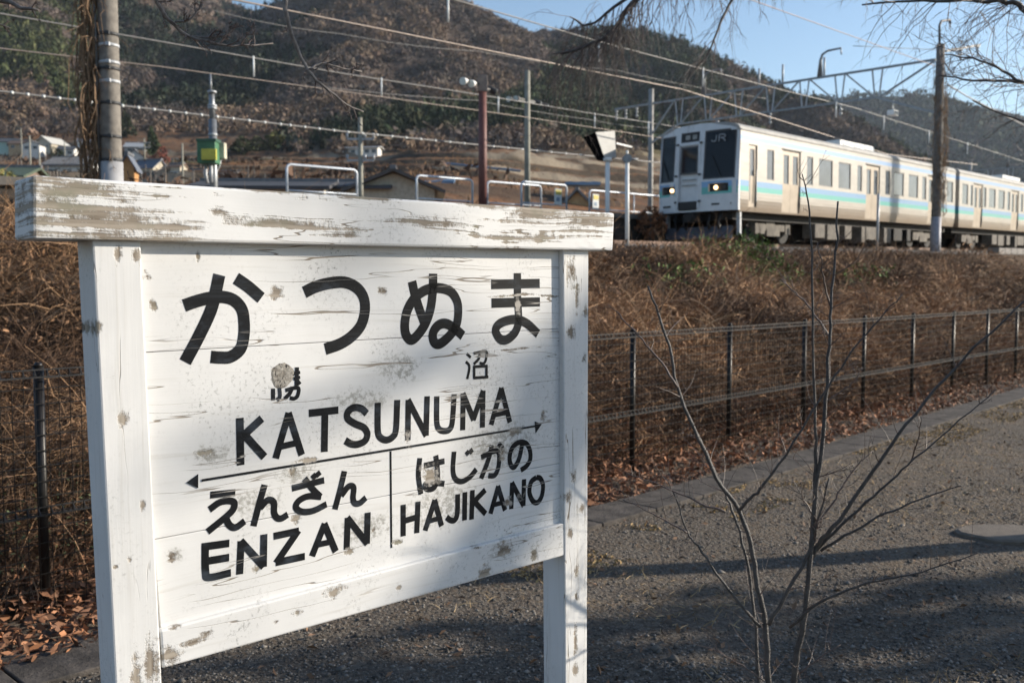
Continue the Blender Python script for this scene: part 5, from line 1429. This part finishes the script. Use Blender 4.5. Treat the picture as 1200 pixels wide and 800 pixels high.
p2_ = copy_tree(poleR); p2_.location = poleR.location+Vector(tuple(T*50))+Vector((0, 0, 50*GRAD)); p2_['label'] = 'farther concrete pole holding the second gantry, at the edge of the view'
lmp = empty('gantry_lamp', gp(1.9, GZ0-.75), T_ANG, 'small white floodlight hanging under the gantry beside the vine covered pole', 'lamp')
mb = MB(); mb.box((0, 0, 0), (.50, .30, .22)); mb.build('housing', M_WHITE, lmp, bevel=.02)
mb = MB(); mb.box((.0, -.155, .0), (.42, .02, .16)); mb.build('lens', M_GLASS, lmp)
mb = MB(); mb.bar((0, 0, .1), (0, 0, .55), .04); mb.build('hanger', M_STEEL, lmp)

M_DROP = mat('white hanger sleeve', (.75, .77, .76), .4, 0, .1, 9)
def wire(pts, r, m, label, cat='wire', name='overhead_wire', sag=0.0, group=None, sub=10):
    p = []
    for a, b in zip(pts[:-1], pts[1:]):
        for k in range(sub):
            t = k/sub; v = a+(b-a)*t; p.append(v-np.array([0, 0, sag*4*t*(1-t)]))
    p.append(pts[-1])
    mb = MB(); mb.tube(p, r, 6)
    o = mb.build(name, m)
    return tag(o, label, cat, group)
def droppers(o, pixels, ln, p, r=.022):
    for px, py in pixels:
        a = on(px, py, p); mb = MB(); mb.cyl(a+np.array([0, 0, .05]), a-np.array([0, 0, ln]), r*1.15, 8); mb.build('dropper', M_DROP, o, True)
WG = 'wires of the overhead line'
PA, PB = 11.8, 18.7
w1 = wire([on(-330, -118, PA), on(270, -1, PA), on(800, 105, PA), on(1040, 181, PA), on(1145, 193, PA+.3)], .019, M_COPPER, 'worn copper coloured contact wire sloping down over the train roof', group=WG)
w2 = wire([on(280, -78, PA+.15), on(533, 0, PA+.15), on(702, 49, PA+.15), on(910, 104, PA+.15), on(1000, 126, PA+.15), on(1230, 199, PA+.15)], .018, M_WIRE, 'grey messenger wire with white hangers above the train', group=WG)
droppers(w2, [(525, -2), (702, 49), (824, 81), (980, 121), (1036, 137), (1089, 154), (1134, 168)], .56, PA+.15)
w3 = wire([on(-300, -36, PB), on(0, 16, PB), on(400, 86, PB), on(560, 111, PB), on(693, 133, PB), on(900, 166, PB)], .02, M_WIRE, 'grey messenger wire with white hangers crossing behind the banded pole', group=WG)
droppers(w3, [(297, 68), (447, 93), (584, 115), (697, 134), (760, 144)], .52, PB)
w3b = wire([on(-200, 34, PB), on(187, 78, PB), on(400, 107, PB), on(613, 137, PB), on(880, 178, PB)], .014, M_COPPER, 'thin brown contact wire of the farther track', group=WG)
# the cable with bright clips
PC = 21.5
w4 = wire([on(-300, 68, PC), on(0, 107, PC), on(143, 124, PC), on(400, 154, PC), on(693, 183, PC), on(900, 203, PC)], .030, M_WIRE, 'thick bundled cable with rows of bright clips below the other wires', 'cable', 'bundled_cable')
mb = MB()
for px in np.concatenate([np.arange(-60, 340, 18.5), np.arange(340, 720, 17)]):
    py = np.interp(px, [-300, 0, 143, 400, 693, 900], [68, 107, 124, 154, 183, 203]); a = on(px, py, PC)
    mb.cyl(a-T*.035, a+T*.03, .040, 8)
mb.build('clips', M_DROP, w4, True, kind='stuff')
wire([on(240, 10, 24), on(400, 40, 24), on(560, 60, 24), on(720, 82, 24), on(900, 116, 24)], .012, M_WIRE, 'very thin grey wire crossing the dark valley high above the platform', group=WG, sag=.1)
wire([on(600, -60, 9.3), on(880, 0, 9.3), on(1033, 55, 9.3), on(1100, 79, 9.3)], .016, mat('pale pink feeder', (.42, .34, .34), .6), 'thin pale feeder wire crossing the sky towards the gantry', group=WG)
wire([on(1110, 99, 9.6), on(1133, 113, 9.6), on(1200, 147, 9.6), on(1330, 208, 9.6)], .030, M_WIRE, 'thick grey wire slanting down beyond the vine covered pole', group=WG)
wire([on(1000, 54, 9.8), on(1128, 60, 9.8), on(1330, 120, 9.8)], .012, M_DARK, 'thin dark wire leaving the side arm of the vine covered pole', group=WG)
wire([on(760, 150, 23), on(690, 140, 23), on(560, 118, 23), on(360, 100, 23)], .012, M_WIRE, 'thin span wire running left from the steel gantry pole', group=WG, sag=.05)

# -------- lamps and signals
def local_tube(mb, a, b, r, n=10): return mb.cyl(a, b, r, n)
def lamp_post(px, py_top, py_b, p, r, m, label, heads, zbase=None, lamps=()):
    a = on(px, py_top, p); s, _ = sp(a); zb = pz(s) if zbase is None else zbase
    t = empty('lamp_post', (a[0], a[1], zb), 0, label, 'lamp post')
    mb = MB(); mb.cyl((a[0], a[1], zb-.3), tuple(a), r, 12, r*.9); mb.build('post', m, t, True)
    for (ox, oz, cx, lens) in heads:
        c = a+T*ox+np.array([0, 0, oz])
        mb = MB(); mb.bar(a+np.array([0, 0, oz]), c, .05); mb.build('bracket', M_DARK, t, True)
        sg_ = 1 if ox > 0 else -1
        d = Vector(tuple(T*sg_*.6))+Vector((0, -.4, -.25)); d.normalize()
        mb = MB(); mb.tube([Vector(c)-d*.16, Vector(c), Vector(c)+d*.12, Vector(c)+d*.15], [.04, .09, .115, .115], 14); h = mb.build('floodlight', cx, t, True)
        mb = MB(); mb.cyl(Vector(c)+d*.151, Vector(c)+d*.162, .10, 14); mb.build('lens', lens, h, True)
    return t
M_REDP = mat('red brown post paint', (.165, .062, .052), .6, 0, .3, 8)
M_LENS = mat('frosted lamp lens', (.72, .76, .72), .25, 0, .1, 5)
lamp_post(565.5, 104, 236, 16.0, .14, M_REDP, 'red brown steel lamp post with small floodlights at its top', [(-.40, .10, M_WHITE, M_LENS), (-.75, .12, M_WHITE, M_LENS), (.42, .02, M_DARK, M_GLASS)])
a = on(565.5, 100, 16.0); mb = MB(); mb.box((a[0], a[1], a[2]+.05), (.30, .26, .5)); mb.build('cap', mat('rusty lamp cap', (.25, .20, .17), .7), bpy.data.objects['lamp_post'], True)
M_OLIVE = mat('lichen grey post', (.30, .29, .24), .8, 0, .3, 6)
l2 = lamp_post(618, 83, 215, 19.6, .12, M_OLIVE, 'tall grey lamp post carrying a row of floodlights on a crossarm', [(-.55, -1.1, M_DARK, M_LENS), (-.95, -1.18, M_DARK, M_LENS), (.55, -1.1, M_DARK, M_LENS), (.95, -1.15, M_DARK, M_LENS)])
# small utility pole, poles in the village
def small_pole(px, py_top, py_b, Y, r, label, arms=True, name='utility_pole', wide=.5):
    a = at(px, py_top, Y); b = at(px, py_b, Y); s, p_ = sp(a); zb = min(b[2], float(hill_h(np.array([s]), np.array([p_]))[0]) if p_ > 24 else b[2])
    t = empty(name, (a[0], a[1], zb), 0, label, 'pole', 'slim poles about the village')
    mb = MB(); mb.cyl((a[0], a[1], zb-.3), tuple(a), r, 8, r*.75); mb.build('shaft', M_OLIVE, t, True)
    if arms:
        for k, dz in enumerate((.8, 1.6)):
            mb = MB(); mb.bar(a+np.array([-wide, 0, -dz]), a+np.array([wide, 0, -dz]), .07); 
            for q_ in (-wide, 0.35*wide, wide): mb.cyl(a+np.array([q_, 0, -dz+.02]), a+np.array([q_, 0, -dz+.22]), .05, 6)
            mb.build('crossarm', M_STEELP, t, True)
    return t
small_pole(422, 138, 224, 36, .11, 'slim grey utility pole with crossarms at the end of the low railing')
small_pole(213.5, 168, 204, 110, .14, 'short pale pole behind the banded pole near the sheds', False)
small_pole(24.5, 150, 172, 260, .18, 'thin pale pole between the mint house and the white house', False)
small_pole(34.5, 159, 205, 115, .13, 'thin pale pole standing before the white house', False)
small_pole(75.5, 165, 182, 250, .18, 'thin pole on the slope above the grey tiled roof', False)
small_pole(169, 162, 184, 160, .15, 'pole with a short crossarm in front of the dark conifer', True, wide=.9)
small_pole(46, 178, 206, 105, .12, 'short steel pole beside the grey tiled roof', False)
# telephone pole with the green and yellow box
a = at(248, 88, 18.0); zb = 3.0
bx = empty('telemetry_pole', (a[0], a[1], zb), 0, 'slim antenna pole carrying a green and yellow equipment box', 'pole')
mb = MB(); mb.tube([(a[0], a[1], zb-.5), (a[0], a[1], at(248, 140, 18)[2])], .075, 10); mb.tube([(a[0], a[1], at(248, 140, 18)[2]), (a[0]-.01, a[1], at(248, 108, 18)[2])], .055, 10); mb.tube([(a[0]-.02, a[1], at(248, 110, 18)[2]), tuple(at(246.5, 87, 18))], .022, 8); mb.build('mast', M_STEEL, bx, True)
for py in (124, 127, 108, 158):
    z = at(248, py, 18)[2]; mb = MB(); mb.cyl((a[0], a[1], z-.02), (a[0], a[1], z+.02), .085, 10); mb.build('clamp', M_STEELP, bx, True)
c0 = at(244.5, 179, 17.8); g = MB(); g.box(c0, (.34, .30, .42)); gb = g.build('equipment_box', mat('green box enamel', (.06, .17, .09), .5), bx, True, bevel=.01)
g = MB(); g.box(at(245, 181, 17.62)+np.array([0, 0, 0]), (.27, .06, .20)); g.build('yellow_panel', mat('yellow box panel', (.60, .55, .08), .5), gb, True)
g = MB(); g.box(at(244.5, 165.5, 17.8), (.37, .33, .05)); g.build('lid', mat('dark green lid', (.04, .11, .07), .5), gb, True)
g = MB(); g.box(at(259.5, 177, 18.0), (.16, .16, .30)); g.build('junction_box', mat('cream box enamel', (.55, .52, .40), .6), bx, True, bevel=.01)
g = MB(); g.tube([at(241, 192, 17.9), at(241, 205, 17.9), at(243, 215, 17.9)], .035, 6); g.tube([at(259, 186, 18), at(257, 195, 18), at(252, 204, 18), at(251, 216, 18)], .02, 6); g.tube([at(247, 192, 17.8), at(247.5, 214, 17.8)], .04, 6); g.build('cables', M_STEELP, bx, True)
# big hooded signal, seen from behind
pS = 12.9-3.4
a = on(712, 245, 13.9); s, _ = sp(a)
sig = empty('railway_signal', trk(s, 13.9, zr(s)-.1), 0, 'pale boxy railway signal with a deep black hood on a white post', 'signal')
mb = MB(); mb.cyl(trk(s, 13.9, zr(s)-.1), on(712, 186, 13.9), .075, 10); mb.cyl(on(712, 189, 13.9), on(712, 185, 13.9), .14, 10); mb.build('post', M_WHITE, sig, True)
def Q_(px, py, dp=0): return on(px, py, 13.9+dp)
hood = MB()
A = [Q_(697, 155, -.15), Q_(720, 153, .25), Q_(722, 184, .25), Q_(706, 187, -.05)]     # back plate corners (left top, right top, right bottom, left bottom)
A = [Q_(698, 155), Q_(720.5, 153.5), Q_(722, 184), Q_(709, 187)]
bk = np.array([-.35, -.62, .0]); 
B = [Q_(684, 160)+np.array([0, -.15, 0]), Q_(697, 157)+np.array([0, .1, 0]), Q_(708, 186.5)+np.array([0, .1, 0]), Q_(697, 184)+np.array([0, -.15, 0])]
hood.add(A+[v+np.array([.02, .22, 0]) for v in A], [(0, 3, 2, 1), (4, 5, 6, 7), (0, 1, 5, 4), (1, 2, 6, 5), (2, 3, 7, 6), (3, 0, 4, 7)])
hood.build('back_case', mat('pale grey signal case', (.36, .36, .345), .55, 0, .12, 5), sig, True)
hd = MB(); C_ = [A[0]+np.array([0, .004, 0]), A[3]+np.array([0, .004, 0])]
D_ = [Q_(683.5, 161, .75), Q_(699, 187, .75)]
back = np.array([.12, .34, 0])
hd.add([C_[0], D_[0], D_[1], C_[1], C_[0]+back, D_[0]+back, D_[1]+back, C_[1]+back], [(0, 1, 2, 3), (0, 4, 5, 1), (3, 2, 6, 7), (4, 7, 6, 5)])
hd.build('hood', mat('matt black hood', (.008, .008, .009), 1.0, 0, .2, 9, spec=0.0), sig, True)
mb = MB(); mb.bar(Q_(722, 168), Q_(740, 172.5), .05); mb.build('stay', M_WHITE, sig, True)
# small round signal on its own post by the ballast
a0 = on(735, 284, 9.4); a1 = on(735, 186, 9.4); s2, _ = sp(a0)
sg2 = empty('railway_signal', (a0[0], a0[1], float(near_ground(np.array([s2]), np.array([9.4]))[0])), 0, 'slim white signal post with a small round head before the train', 'signal')
mb = MB(); mb.cyl((a0[0], a0[1], a0[2]-.3), tuple(a1), .052, 10); mb.build('post', M_WHITE, sg2, True)
mb = MB(); mb.cyl(a1+np.array([0, -.07, 0]), a1+np.array([0, .10, 0]), .11, 16); mb.tube([a1+np.array([-.03, .10, 0]), a1+np.array([.28, .12, 0])], .03, 6); mb.build('round_head', M_STEEL, sg2, True)
mb = MB(); mb.cyl(a1+np.array([0, 0, .08]), a1+np.array([0, 0, .20]), .03, 8); mb.build('finial', M_WHITE, sg2, True)
# thin white marker post near the third door
a0 = on(1028, 286, 8.7); a1 = on(1029.5, 227, 8.7)
tag(MB().cyl(a0-np.array([0, 0, .3]), a1, .05, 8).build('marker_post', M_STEELP), 'slim pale marker post standing at the top of the bank before the train', 'post')
# concrete trough lids beside the line
tr_ = empty('cable_trough', on(1180, 302, 9.3), 0, 'row of pale concrete cable trough lids beside the far track', 'trough')
s3 = sp(on(1164, 302, 9.3))[0]
for k in range(24):
    sa = s3+k*1.0; zz = float(near_ground(np.array([sa]), np.array([9.3]))[0])
    mb = MB(); mb.bar(trk(sa, 9.3, zz+.13), trk(sa+.96, 9.3, zz+.13), .5, .30); mb.build('lid', M_SLEEP, tr_, True, bevel=.02)

# ================================================================== THE VILLAGE ON THE SLOPE
HM = {}
def cm(key, c, **k):
    if key not in HM: HM[key] = mat(key, c, **k)
    return HM[key]
M_TILE = mat('grey roof tiles', (.17, .175, .185), .55, .05, .3, 3)
M_PANE = mat('house window glass', (.05, .06, .075), .12, 0, .4, 1)
M_WFR = mat('window frame white', (.6, .6, .58), .5)
def ground_at(X, Y):
    s, p = sp((X, Y, 0)); 
    return float(hill_h(np.array([s]), np.array([p]))[0]) if p > 24 else float(near_ground(np.array([s]), np.array([p]))[0])
def house(px, py_eave, Y, w, d, h, rh, rz, wall, roof, label, gable_x=True, over=.5, wins=3, ribs=0, name='house', door=False):
    """px, py_eave: where the middle of the front eave shows; ridge along local x when gable_x"""
    e = at(px, py_eave, Y); zg = min(ground_at(e[0], e[1]), e[2]-h)
    hh = e[2]-zg
    t = empty(name, (e[0], e[1]+d/2, zg), rz, label, 'house' if name == 'house' else 'shed', 'houses on the slope above the station')
    mb = MB()
    if gable_x: out = [(-w/2, 0), (-w/2, 0)]
    mb.box((0, 0, hh/2-.4), (w, d, hh+.8))
    if gable_x:
        for sx in (-1, 1):
            mb.add([(sx*w/2, -d/2, hh), (sx*w/2, d/2, hh), (sx*w/2, 0, hh+rh*.94), (sx*(w/2-.15), -d/2, hh), (sx*(w/2-.15), d/2, hh), (sx*(w/2-.15), 0, hh+rh*.94)], [(0, 1, 2), (5, 4, 3), (0, 2, 5, 3), (1, 4, 5, 2), (0, 3, 4, 1)])
    else:
        for sy in (-1, 1):
            mb.add([(-w/2, sy*d/2, hh), (w/2, sy*d/2, hh), (0, sy*d/2, hh+rh*.94), (-w/2, sy*(d/2-.15), hh), (w/2, sy*(d/2-.15), hh), (0, sy*(d/2-.15), hh+rh*.94)], [(0, 1, 2), (5, 4, 3), (0, 2, 5, 3), (1, 4, 5, 2), (0, 3, 4, 1)])
    mb.build('wall', wall, t)
    mb = MB(); th = .16; a, b = (w, d) if gable_x else (d, w)
    def rp_(u, v, z): return (u, v, z) if gable_x else (v, u, z)
    L = a/2+over; W_ = b/2+over; drop = rh*over/(b/2)
    for sv in (-1, 1):
        q0 = [(-L, sv*W_, hh-drop), (L, sv*W_, hh-drop), (L, 0, hh+rh), (-L, 0, hh+rh)]
        mb.hexa([rp_(*v) for v in q0]+[rp_(v[0], v[1], v[2]+th) for v in q0])
    rf = mb.build('roof', roof, t)
    mb = MB(); mb.bar(rp_(-L-.04, 0, hh+rh+th+.02), rp_(L+.04, 0, hh+rh+th+.02), .3, .2); mb.build('ridge_cap', M_TILE, rf)
    if ribs:
        mb = MB()
        for k in range(ribs):
            u = -L+2*L*(k+.5)/ribs
            for sv in (-1, 1): mb.bar(rp_(u, sv*W_, hh-drop+th+.03), rp_(u, 0, hh+rh+th+.03), .13, .09)
        mb.build('tile_rows', roof, rf, kind='stuff')
    for k in range(wins):
        x = -w/2+w*(k+.5)/wins; z = hh-1.15 if hh < 5 or k % 2 else hh-1.2
        mb = MB()
        ww, wh = min(1.5, w/wins*.6), 1.1
        for bx_ in ((x-ww/2, z, .07, wh), (x+ww/2, z, .07, wh), (x, z, .05, wh)): mb.box((bx_[0], -d/2-.03, bx_[1]), (bx_[2], .08, bx_[3]))
        for zz in (z-wh/2, z+wh/2): mb.box((x, -d/2-.03, zz), (ww+.07, .09, .07))
        f = mb.build('window', M_WFR, t)
        mb = MB(); mb.box((x, -d/2-.015, z), (ww, .04, wh)); mb.build('pane', M_PANE, f)
    if door:
        mb = MB(); mb.box((w*.3, -d/2-.03, 1.0), (.95, .08, 2.0)); mb.build('door', cm('dark wooden door', (.10, .07, .05)), t)
    return t
white, cream, mint = cm('white house wall', (.66, .66, .63)), cm('cream house wall', (.52, .46, .36)), cm('mint house wall', (.40, .58, .54))
dkroof, brroof, grroof, blroof = cm('charcoal roof', (.075, .08, .09)), cm('brown roof', (.20, .13, .09)), cm('green roof', (.075, .105, .07)), cm('slate blue roof', (.12, .135, .17))
def hit(px, py):                          # distance at which a line of sight meets the slope
    d = ray(px, py)
    for Y in np.arange(42, 420, 2.0):
        q_ = EYE+d*(Y/d[1])
        if q_[2] < ground_at(q_[0], q_[1]): return Y
    return 300.0
def vhouse(px, eave, base, wpx, rpx, rz, wall, roof, label, gable_x=True, wins=2, ribs=0, name='house', deep=1.0):
    Y = hit(px, base); k = Y/1100
    return house(px, eave, Y, wpx*k, wpx*k*deep, (base-eave)*k, rpx*k, rz, wall, roof, label, gable_x, .07*wpx*k, wins, ribs, name)
vhouse(1, 166, 182, 26, 5, .15, mint, dkroof, 'mint green house at the far left with a shallow dark roof')
vhouse(21, 168, 182, 22, 4, -.1, cm('ochre house wall', (.45, .33, .20)), brroof, 'low ochre house between the mint house and the white house', deep=.7)
vhouse(35, 169, 187, 19, 4, .1, white, dkroof, 'plain white two storey house with its short side facing the station', False)
vhouse(54, 168, 181, 26, 8, -.35, cream, cm('pale roof', (.55, .54, .50)), 'cream house with a broad pale gable on the slope', False)
vhouse(75, 175, 183, 18, 4, .2, white, dkroof, 'small white house half hidden by shrubs above the tiled roof')
vhouse(80, 193, 207, 54, 11, -.05, white, M_TILE, 'white walled house under a wide grey tiled roof with ridged rows', True, 3, 22)
house(-14, 207, 60, 3.4, 5, 2.6, .75, .1, cm('brown board wall', (.20, .15, .12)), grroof, 'low brown shed under a dull green roof at the edge of the view', True, .35, 1, 0, 'shed')
vhouse(155, 184, 193, 21, 8, .2, white, dkroof, 'white house with a dark hipped gable beside the conifer', False)
vhouse(157, 172, 181, 24, 6, .1, cm('grey house wall', (.38, .38, .37)), cm('light grey roof', (.40, .41, .42)), 'grey roofed house higher up behind the dark gabled house')
vhouse(171, 197, 209, 28, 10, -.3, cream, blroof, 'beige house under a slate blue roof right of the banded pole')
house(147.5, 195, 80, 1.1, 1.6, 1.6, .95, .15, cm('orange gable boards', (.50, .26, .10)), cm('blue grey tin roof', (.14, .16, .20)), 'small orange gabled shed peeping out beside the banded pole', False, .25, 0, 0, 'shed')
vhouse(188, 203, 211, 20, 6, .5, cm('tan stucco', (.40, .33, .26)), cm('tan roof', (.30, .27, .24)), 'tan shed with a faded roof below the beige house', False, 1, 0, 'shed')
vhouse(259, 204, 214, 30, 4, .1, white, cm('dark flat roof', (.12, .11, .11)), 'white walled shed with a flat brown roof behind the equipment pole', True, 0, 0, 'shed')
vhouse(230, 203, 213, 18, 4, -.1, cm('weathered boards', (.18, .15, .13)), cm('dark tin roof', (.10, .09, .09)), 'dark weathered shed left of the equipment pole', True, 1, 0, 'shed')
vhouse(423, 173, 182, 42, 1.5, -.15, white, cm('white roof', (.6, .6, .6)), 'long low white building on the terraces behind the slim pole', True, 5, deep=.4)
vhouse(97, 166, 173, 16, 4, .3, white, blroof, 'pale house high on the slope just left of the dry vine')
vhouse(205, 196, 202, 16, 4, -.2, cream, brroof, 'low brown roofed hut between the beige house and the equipment pole', True, 1)
house(455, 222, 46, 4.0, 5, 2.2, .85, .1, cream, cm('dark brown grey roof', (.10, .09, .085)), 'house whose dark grey gable shows between two railings', False, .5, 1)
house(300, 221, 44, 6.0, 5, 2.2, .45, .05, cream, cm('dark shed roof', (.07, .07, .075)), 'long dark roofed shed seen below the first railing', True, .3, 0, 0, 'shed')
house(370, 221, 46, 7.0, 5, 2.2, .45, -.03, cream, cm('charcoal shed roof', (.06, .062, .07)), 'long charcoal roofed shed behind the first railing', True, .3, 0, 0, 'shed')
house(613, 236, 88, 4.6, 5, 2.6, .8, -.05, cream, dkroof, 'dark low roof behind the railings between the two lamp posts', True, .4, 0)
house(679, 245, 78, 3.0, 3.2, 2.6, 1.5, -.12, cm('orange timber gable', (.52, .33, .16)), M_TILE, 'small tiled hut with an orange timber gable end beside the signal', False, .4, 0, 9, 'shed')
# parked cars beyond the platform
def parked_car(px, py, Y, rz, col, label):
    e = at(px, py, Y)
    t = empty('parked_car', e, rz, label, 'car', 'cars parked beyond the platform')
    prof = [(-2.1, .3), (-2.1, .75), (-1.75, .85), (-1.2, 1.38), (.5, 1.42), (1.15, .92), (1.95, .78), (2.1, .5), (2.1, .3)]
    mb = MB(); mb.prism(prof, lambda u, v, d: (u, d, v), -.82, .82); mb.build('body', col, t, bevel=.08)
    mb = MB(); mb.prism([(-1.55, .92), (-1.1, 1.32), (.42, 1.35), (.95, .95)], lambda u, v, d: (u, d, v), -.835, .835); mb.build('window', M_GLASS, t)
    for wx in (-1.3, 1.3):
        for sy in (-1, 1):
            w = MB(); w.cyl((wx, sy*.84, .31), (wx, sy*.66, .31), .31, 16); w = w.build('wheel', M_BLACK, t)
            r_ = MB(); r_.cyl((wx, sy*.85, .31), (wx, sy*.83, .31), .19, 12); r_.build('rim', M_STEEL, w)
    return t
parked_car(492, 240, 92, .25, cm('black car paint', (.02, .02, .024), rough=.25), 'black parked car showing just its roof under the second railing')
parked_car(514, 243, 88, .2, cm('silver car paint', (.45, .45, .46), rough=.3), 'silver parked car beside the black one below the railing')
# blue tarpaulins and sheet roofs
def tarp(px0, py0, px1, py1, Y, dp, label):
    a, b = at(px0, py0, Y), at(px1, py1, Y)
    mb = MB(); n = 10
    for k in range(n):
        u0, u1 = k/n, (k+1)/n
        A, B = a+(b-a)*u0, a+(b-a)*u1
        j0, j1 = .03*math.sin(k*1.7), .03*math.sin((k+1)*1.7)
        mb.hexa([A+np.array([0, 0, -.25]), B+np.array([0, 0, -.25]), B+np.array([0, dp, -.1]), A+np.array([0, dp, -.1]), A+np.array([0, 0, j0]), B+np.array([0, 0, j1]), B+np.array([0, dp, .3+j1]), A+np.array([0, dp, .3+j0])])
    return tag(mb.build('blue_tarpaulin', cm('blue tarpaulin', (.16, .26, .40), rough=.6)), label, 'tarpaulin', 'blue sheets among the vineyards')
tarp(462, 214, 532, 211, 82, 2, 'long blue sheet low on the slope behind the second railing')
tarp(664, 213, 704, 213, 80, 3, 'blue sheet on the slope between the grey post and the signal')
tarp(520, 190, 610, 199, 150, 2.5, 'pale blue sheet roof on the terraces behind the red brown post')
tarp(352, 211, 410, 216, 70, 2, 'blue sheet among trellises inside the first railing')
def bush(px, py, Y, r, label, cols, name='bush', tall=1.0, n=900, cat='bush', trunk=False):
    if Y >= 200: Y = hit(px, py+(16 if name == 'conifer' else 8))
    c = at(px, py, Y); zg = ground_at(c[0], c[1])
    if Y >= 100 and name == 'bush': r = min(r, 3.2*Y/300+.6); c[2] = zg+r*tall*.55
    t = empty(name, (c[0], c[1], zg), 0, label, cat)
    V = NR.normal(size=(n, 3)); V /= np.linalg.norm(V, axis=1)[:, None]
    rad = NR.uniform(.55, 1.0, n)**.5
    lump = 1+.25*np.sin(V[:, 0]*5+px)+.2*np.sin(V[:, 2]*6+py)
    P = V*(rad*lump*r)[:, None]*np.array([1, 1, tall])
    if name == 'conifer': P[:, :2] *= (1.2-.45*(P[:, 2:3]/(r*tall)+1))
    P[:, 2] += c[2]-zg
    o = leaves('foliage', P, np.full(n, r*.16), np.array([cols])*NR.uniform(.5, 1.5, (n, 1)), M_LEAF, .9, None)
    o.parent = t
    mb = MB(); mb.tube([(0, 0, -.3), (0, 0, (c[2]-zg)*.6), (.02, 0, c[2]-zg+r*.3)], [r*.10, r*.07, r*.02], 7); mb.build('trunk', M_BARK, t)
    return t
bush(178, 167, 220, 3.1, 'dark green conifer standing behind the beige house', (.035, .055, .022), 'conifer', 1.55, 1600, 'tree')
bush(148, 148, 290, 3.6, 'dark evergreen half behind the banded pole', (.035, .045, .02), 'conifer', 1.5, 1000, 'tree')
bush(189, 184, 210, 1.8, 'reddish leafless shrub at the foot of the conifer', (.20, .07, .05), n=500)
bush(66, 179, 260, 2.4, 'dark round shrub before the cream gabled house', (.04, .05, .025), n=600)
bush(176, 206, 105, 1.3, 'brown rounded shrub in front of the beige house', (.10, .065, .04), n=500)
bush(8, 222, 38, .8, 'yellow green grass clump below the green roofed shed', (.22, .21, .07), n=700, tall=.7)
bush(303, 168, 290, 4.0, 'olive shrub on the terrace above the railings', (.09, .09, .04), n=700, tall=.8)
bush(322, 163, 300, 3.6, 'yellowish evergreen shrub at the terrace corner', (.12, .12, .04), n=700)
bush(284, 173, 285, 4.2, 'dark hedge-like shrub along the terrace bank', (.04, .05, .02), n=700, tall=.7)
bush(762, 262, 31, .55, 'rust brown dry bush in front of the platform wall', (.22, .10, .05), n=500)
# vineyard trellises on the terraces: too many posts and wires to count
mb = MB()
for row in range(44):
    pc = 70+row*8.5
    s0_, s1_ = -.62*pc-30, 40+.25*pc
    ss = np.arange(s0_, s1_, 4.2)
    ss = ss+NR.uniform(-.4, .4, len(ss)); pp = pc+NR.uniform(-.5, .5, len(ss))
    hz = hill_h(ss, pp)
    for s, p, z in zip(ss, pp, hz):
        if R.random() < .12: continue
        mb.bar(trk(s, p, z-.2), trk(s, p, z+1.8), .10)
    for i in range(len(ss)-1):
        if R.random() < .5: mb.bar(trk(ss[i], pp[i], hz[i]+1.8), trk(ss[i+1], pp[i+1], hz[i+1]+1.75), .018)
tag(mb.build('vineyard_trellis', mat('grey trellis posts', (.20, .175, .15), .8)), kind='stuff')
# dry weeds on the slope beyond the station
n = 26000
s = NR.uniform(-75, 130, n); p = NR.uniform(24, 150, n)
P = np.stack([F0[0]+T[0]*s+N[0]*p, F0[1]+T[1]*s+N[1]*p, hill_h(s, p)+.1], 1)
k = fbm(s*.08, p*.08) > .46
P = P[k]; m_n = len(P); d = NR.normal(size=(m_n, 3))*.6+np.array([0, 0, 1]); d /= np.linalg.norm(d, axis=1)[:, None]
ribbons('dry_weeds', P, d, NR.uniform(.3, 1.1, m_n), NR.uniform(.05, .16, m_n), 2, .3, NR.uniform(.1, .4, m_n), np.array([[.24, .14, .07]])*NR.uniform(.4, 1.4, (m_n, 1)), M_STRAW)

# rows of pruned vines on the terraces
vv = []
for row in range(62):
    pc = 66+row*6.6
    ss = np.arange(-.62*pc-40, 60+.3*pc, 2.6); ss = ss+NR.uniform(-.8, .8, len(ss)); pp = pc+NR.uniform(-.4, .4, len(ss))
    k = (fbm(ss*.02+8, pp*.02) > .36) & (NR.random(len(ss)) < .8)
    vv.append(np.stack([F0[0]+T[0]*ss+N[0]*pp, F0[1]+T[1]*ss+N[1]*pp, hill_h(ss, pp)], 1)[k])
vv = np.concatenate(vv); m_n = len(vv)
scatter('pruned_vines', vv, NR.uniform(.6, 1.3, m_n), np.full(m_n, .9), np.array([[.10, .062, .044]])*NR.uniform(.5, 1.3, (m_n, 1)), crown_var(5, 9, False, .5), M_STRAW)
print('vines', m_n)

# ================================================================== AIR
hz = MB(); hz.box((0, 0, 260), (13000, 13000, 530))
mh, nth, bh = nodes_of('haze'); nth.nodes.remove(bh)
pv = nth.nodes.new('ShaderNodeVolumePrincipled')
pv.inputs['Color'].default_value = (.72, .84, 1.0, 1); pv.inputs['Density'].default_value = .00006; pv.inputs['Anisotropy'].default_value = .2
nth.links.new(pv.outputs[0], nth.nodes['Material Output'].inputs['Volume'])
tag(hz.build('haze', mh), kind='stuff')
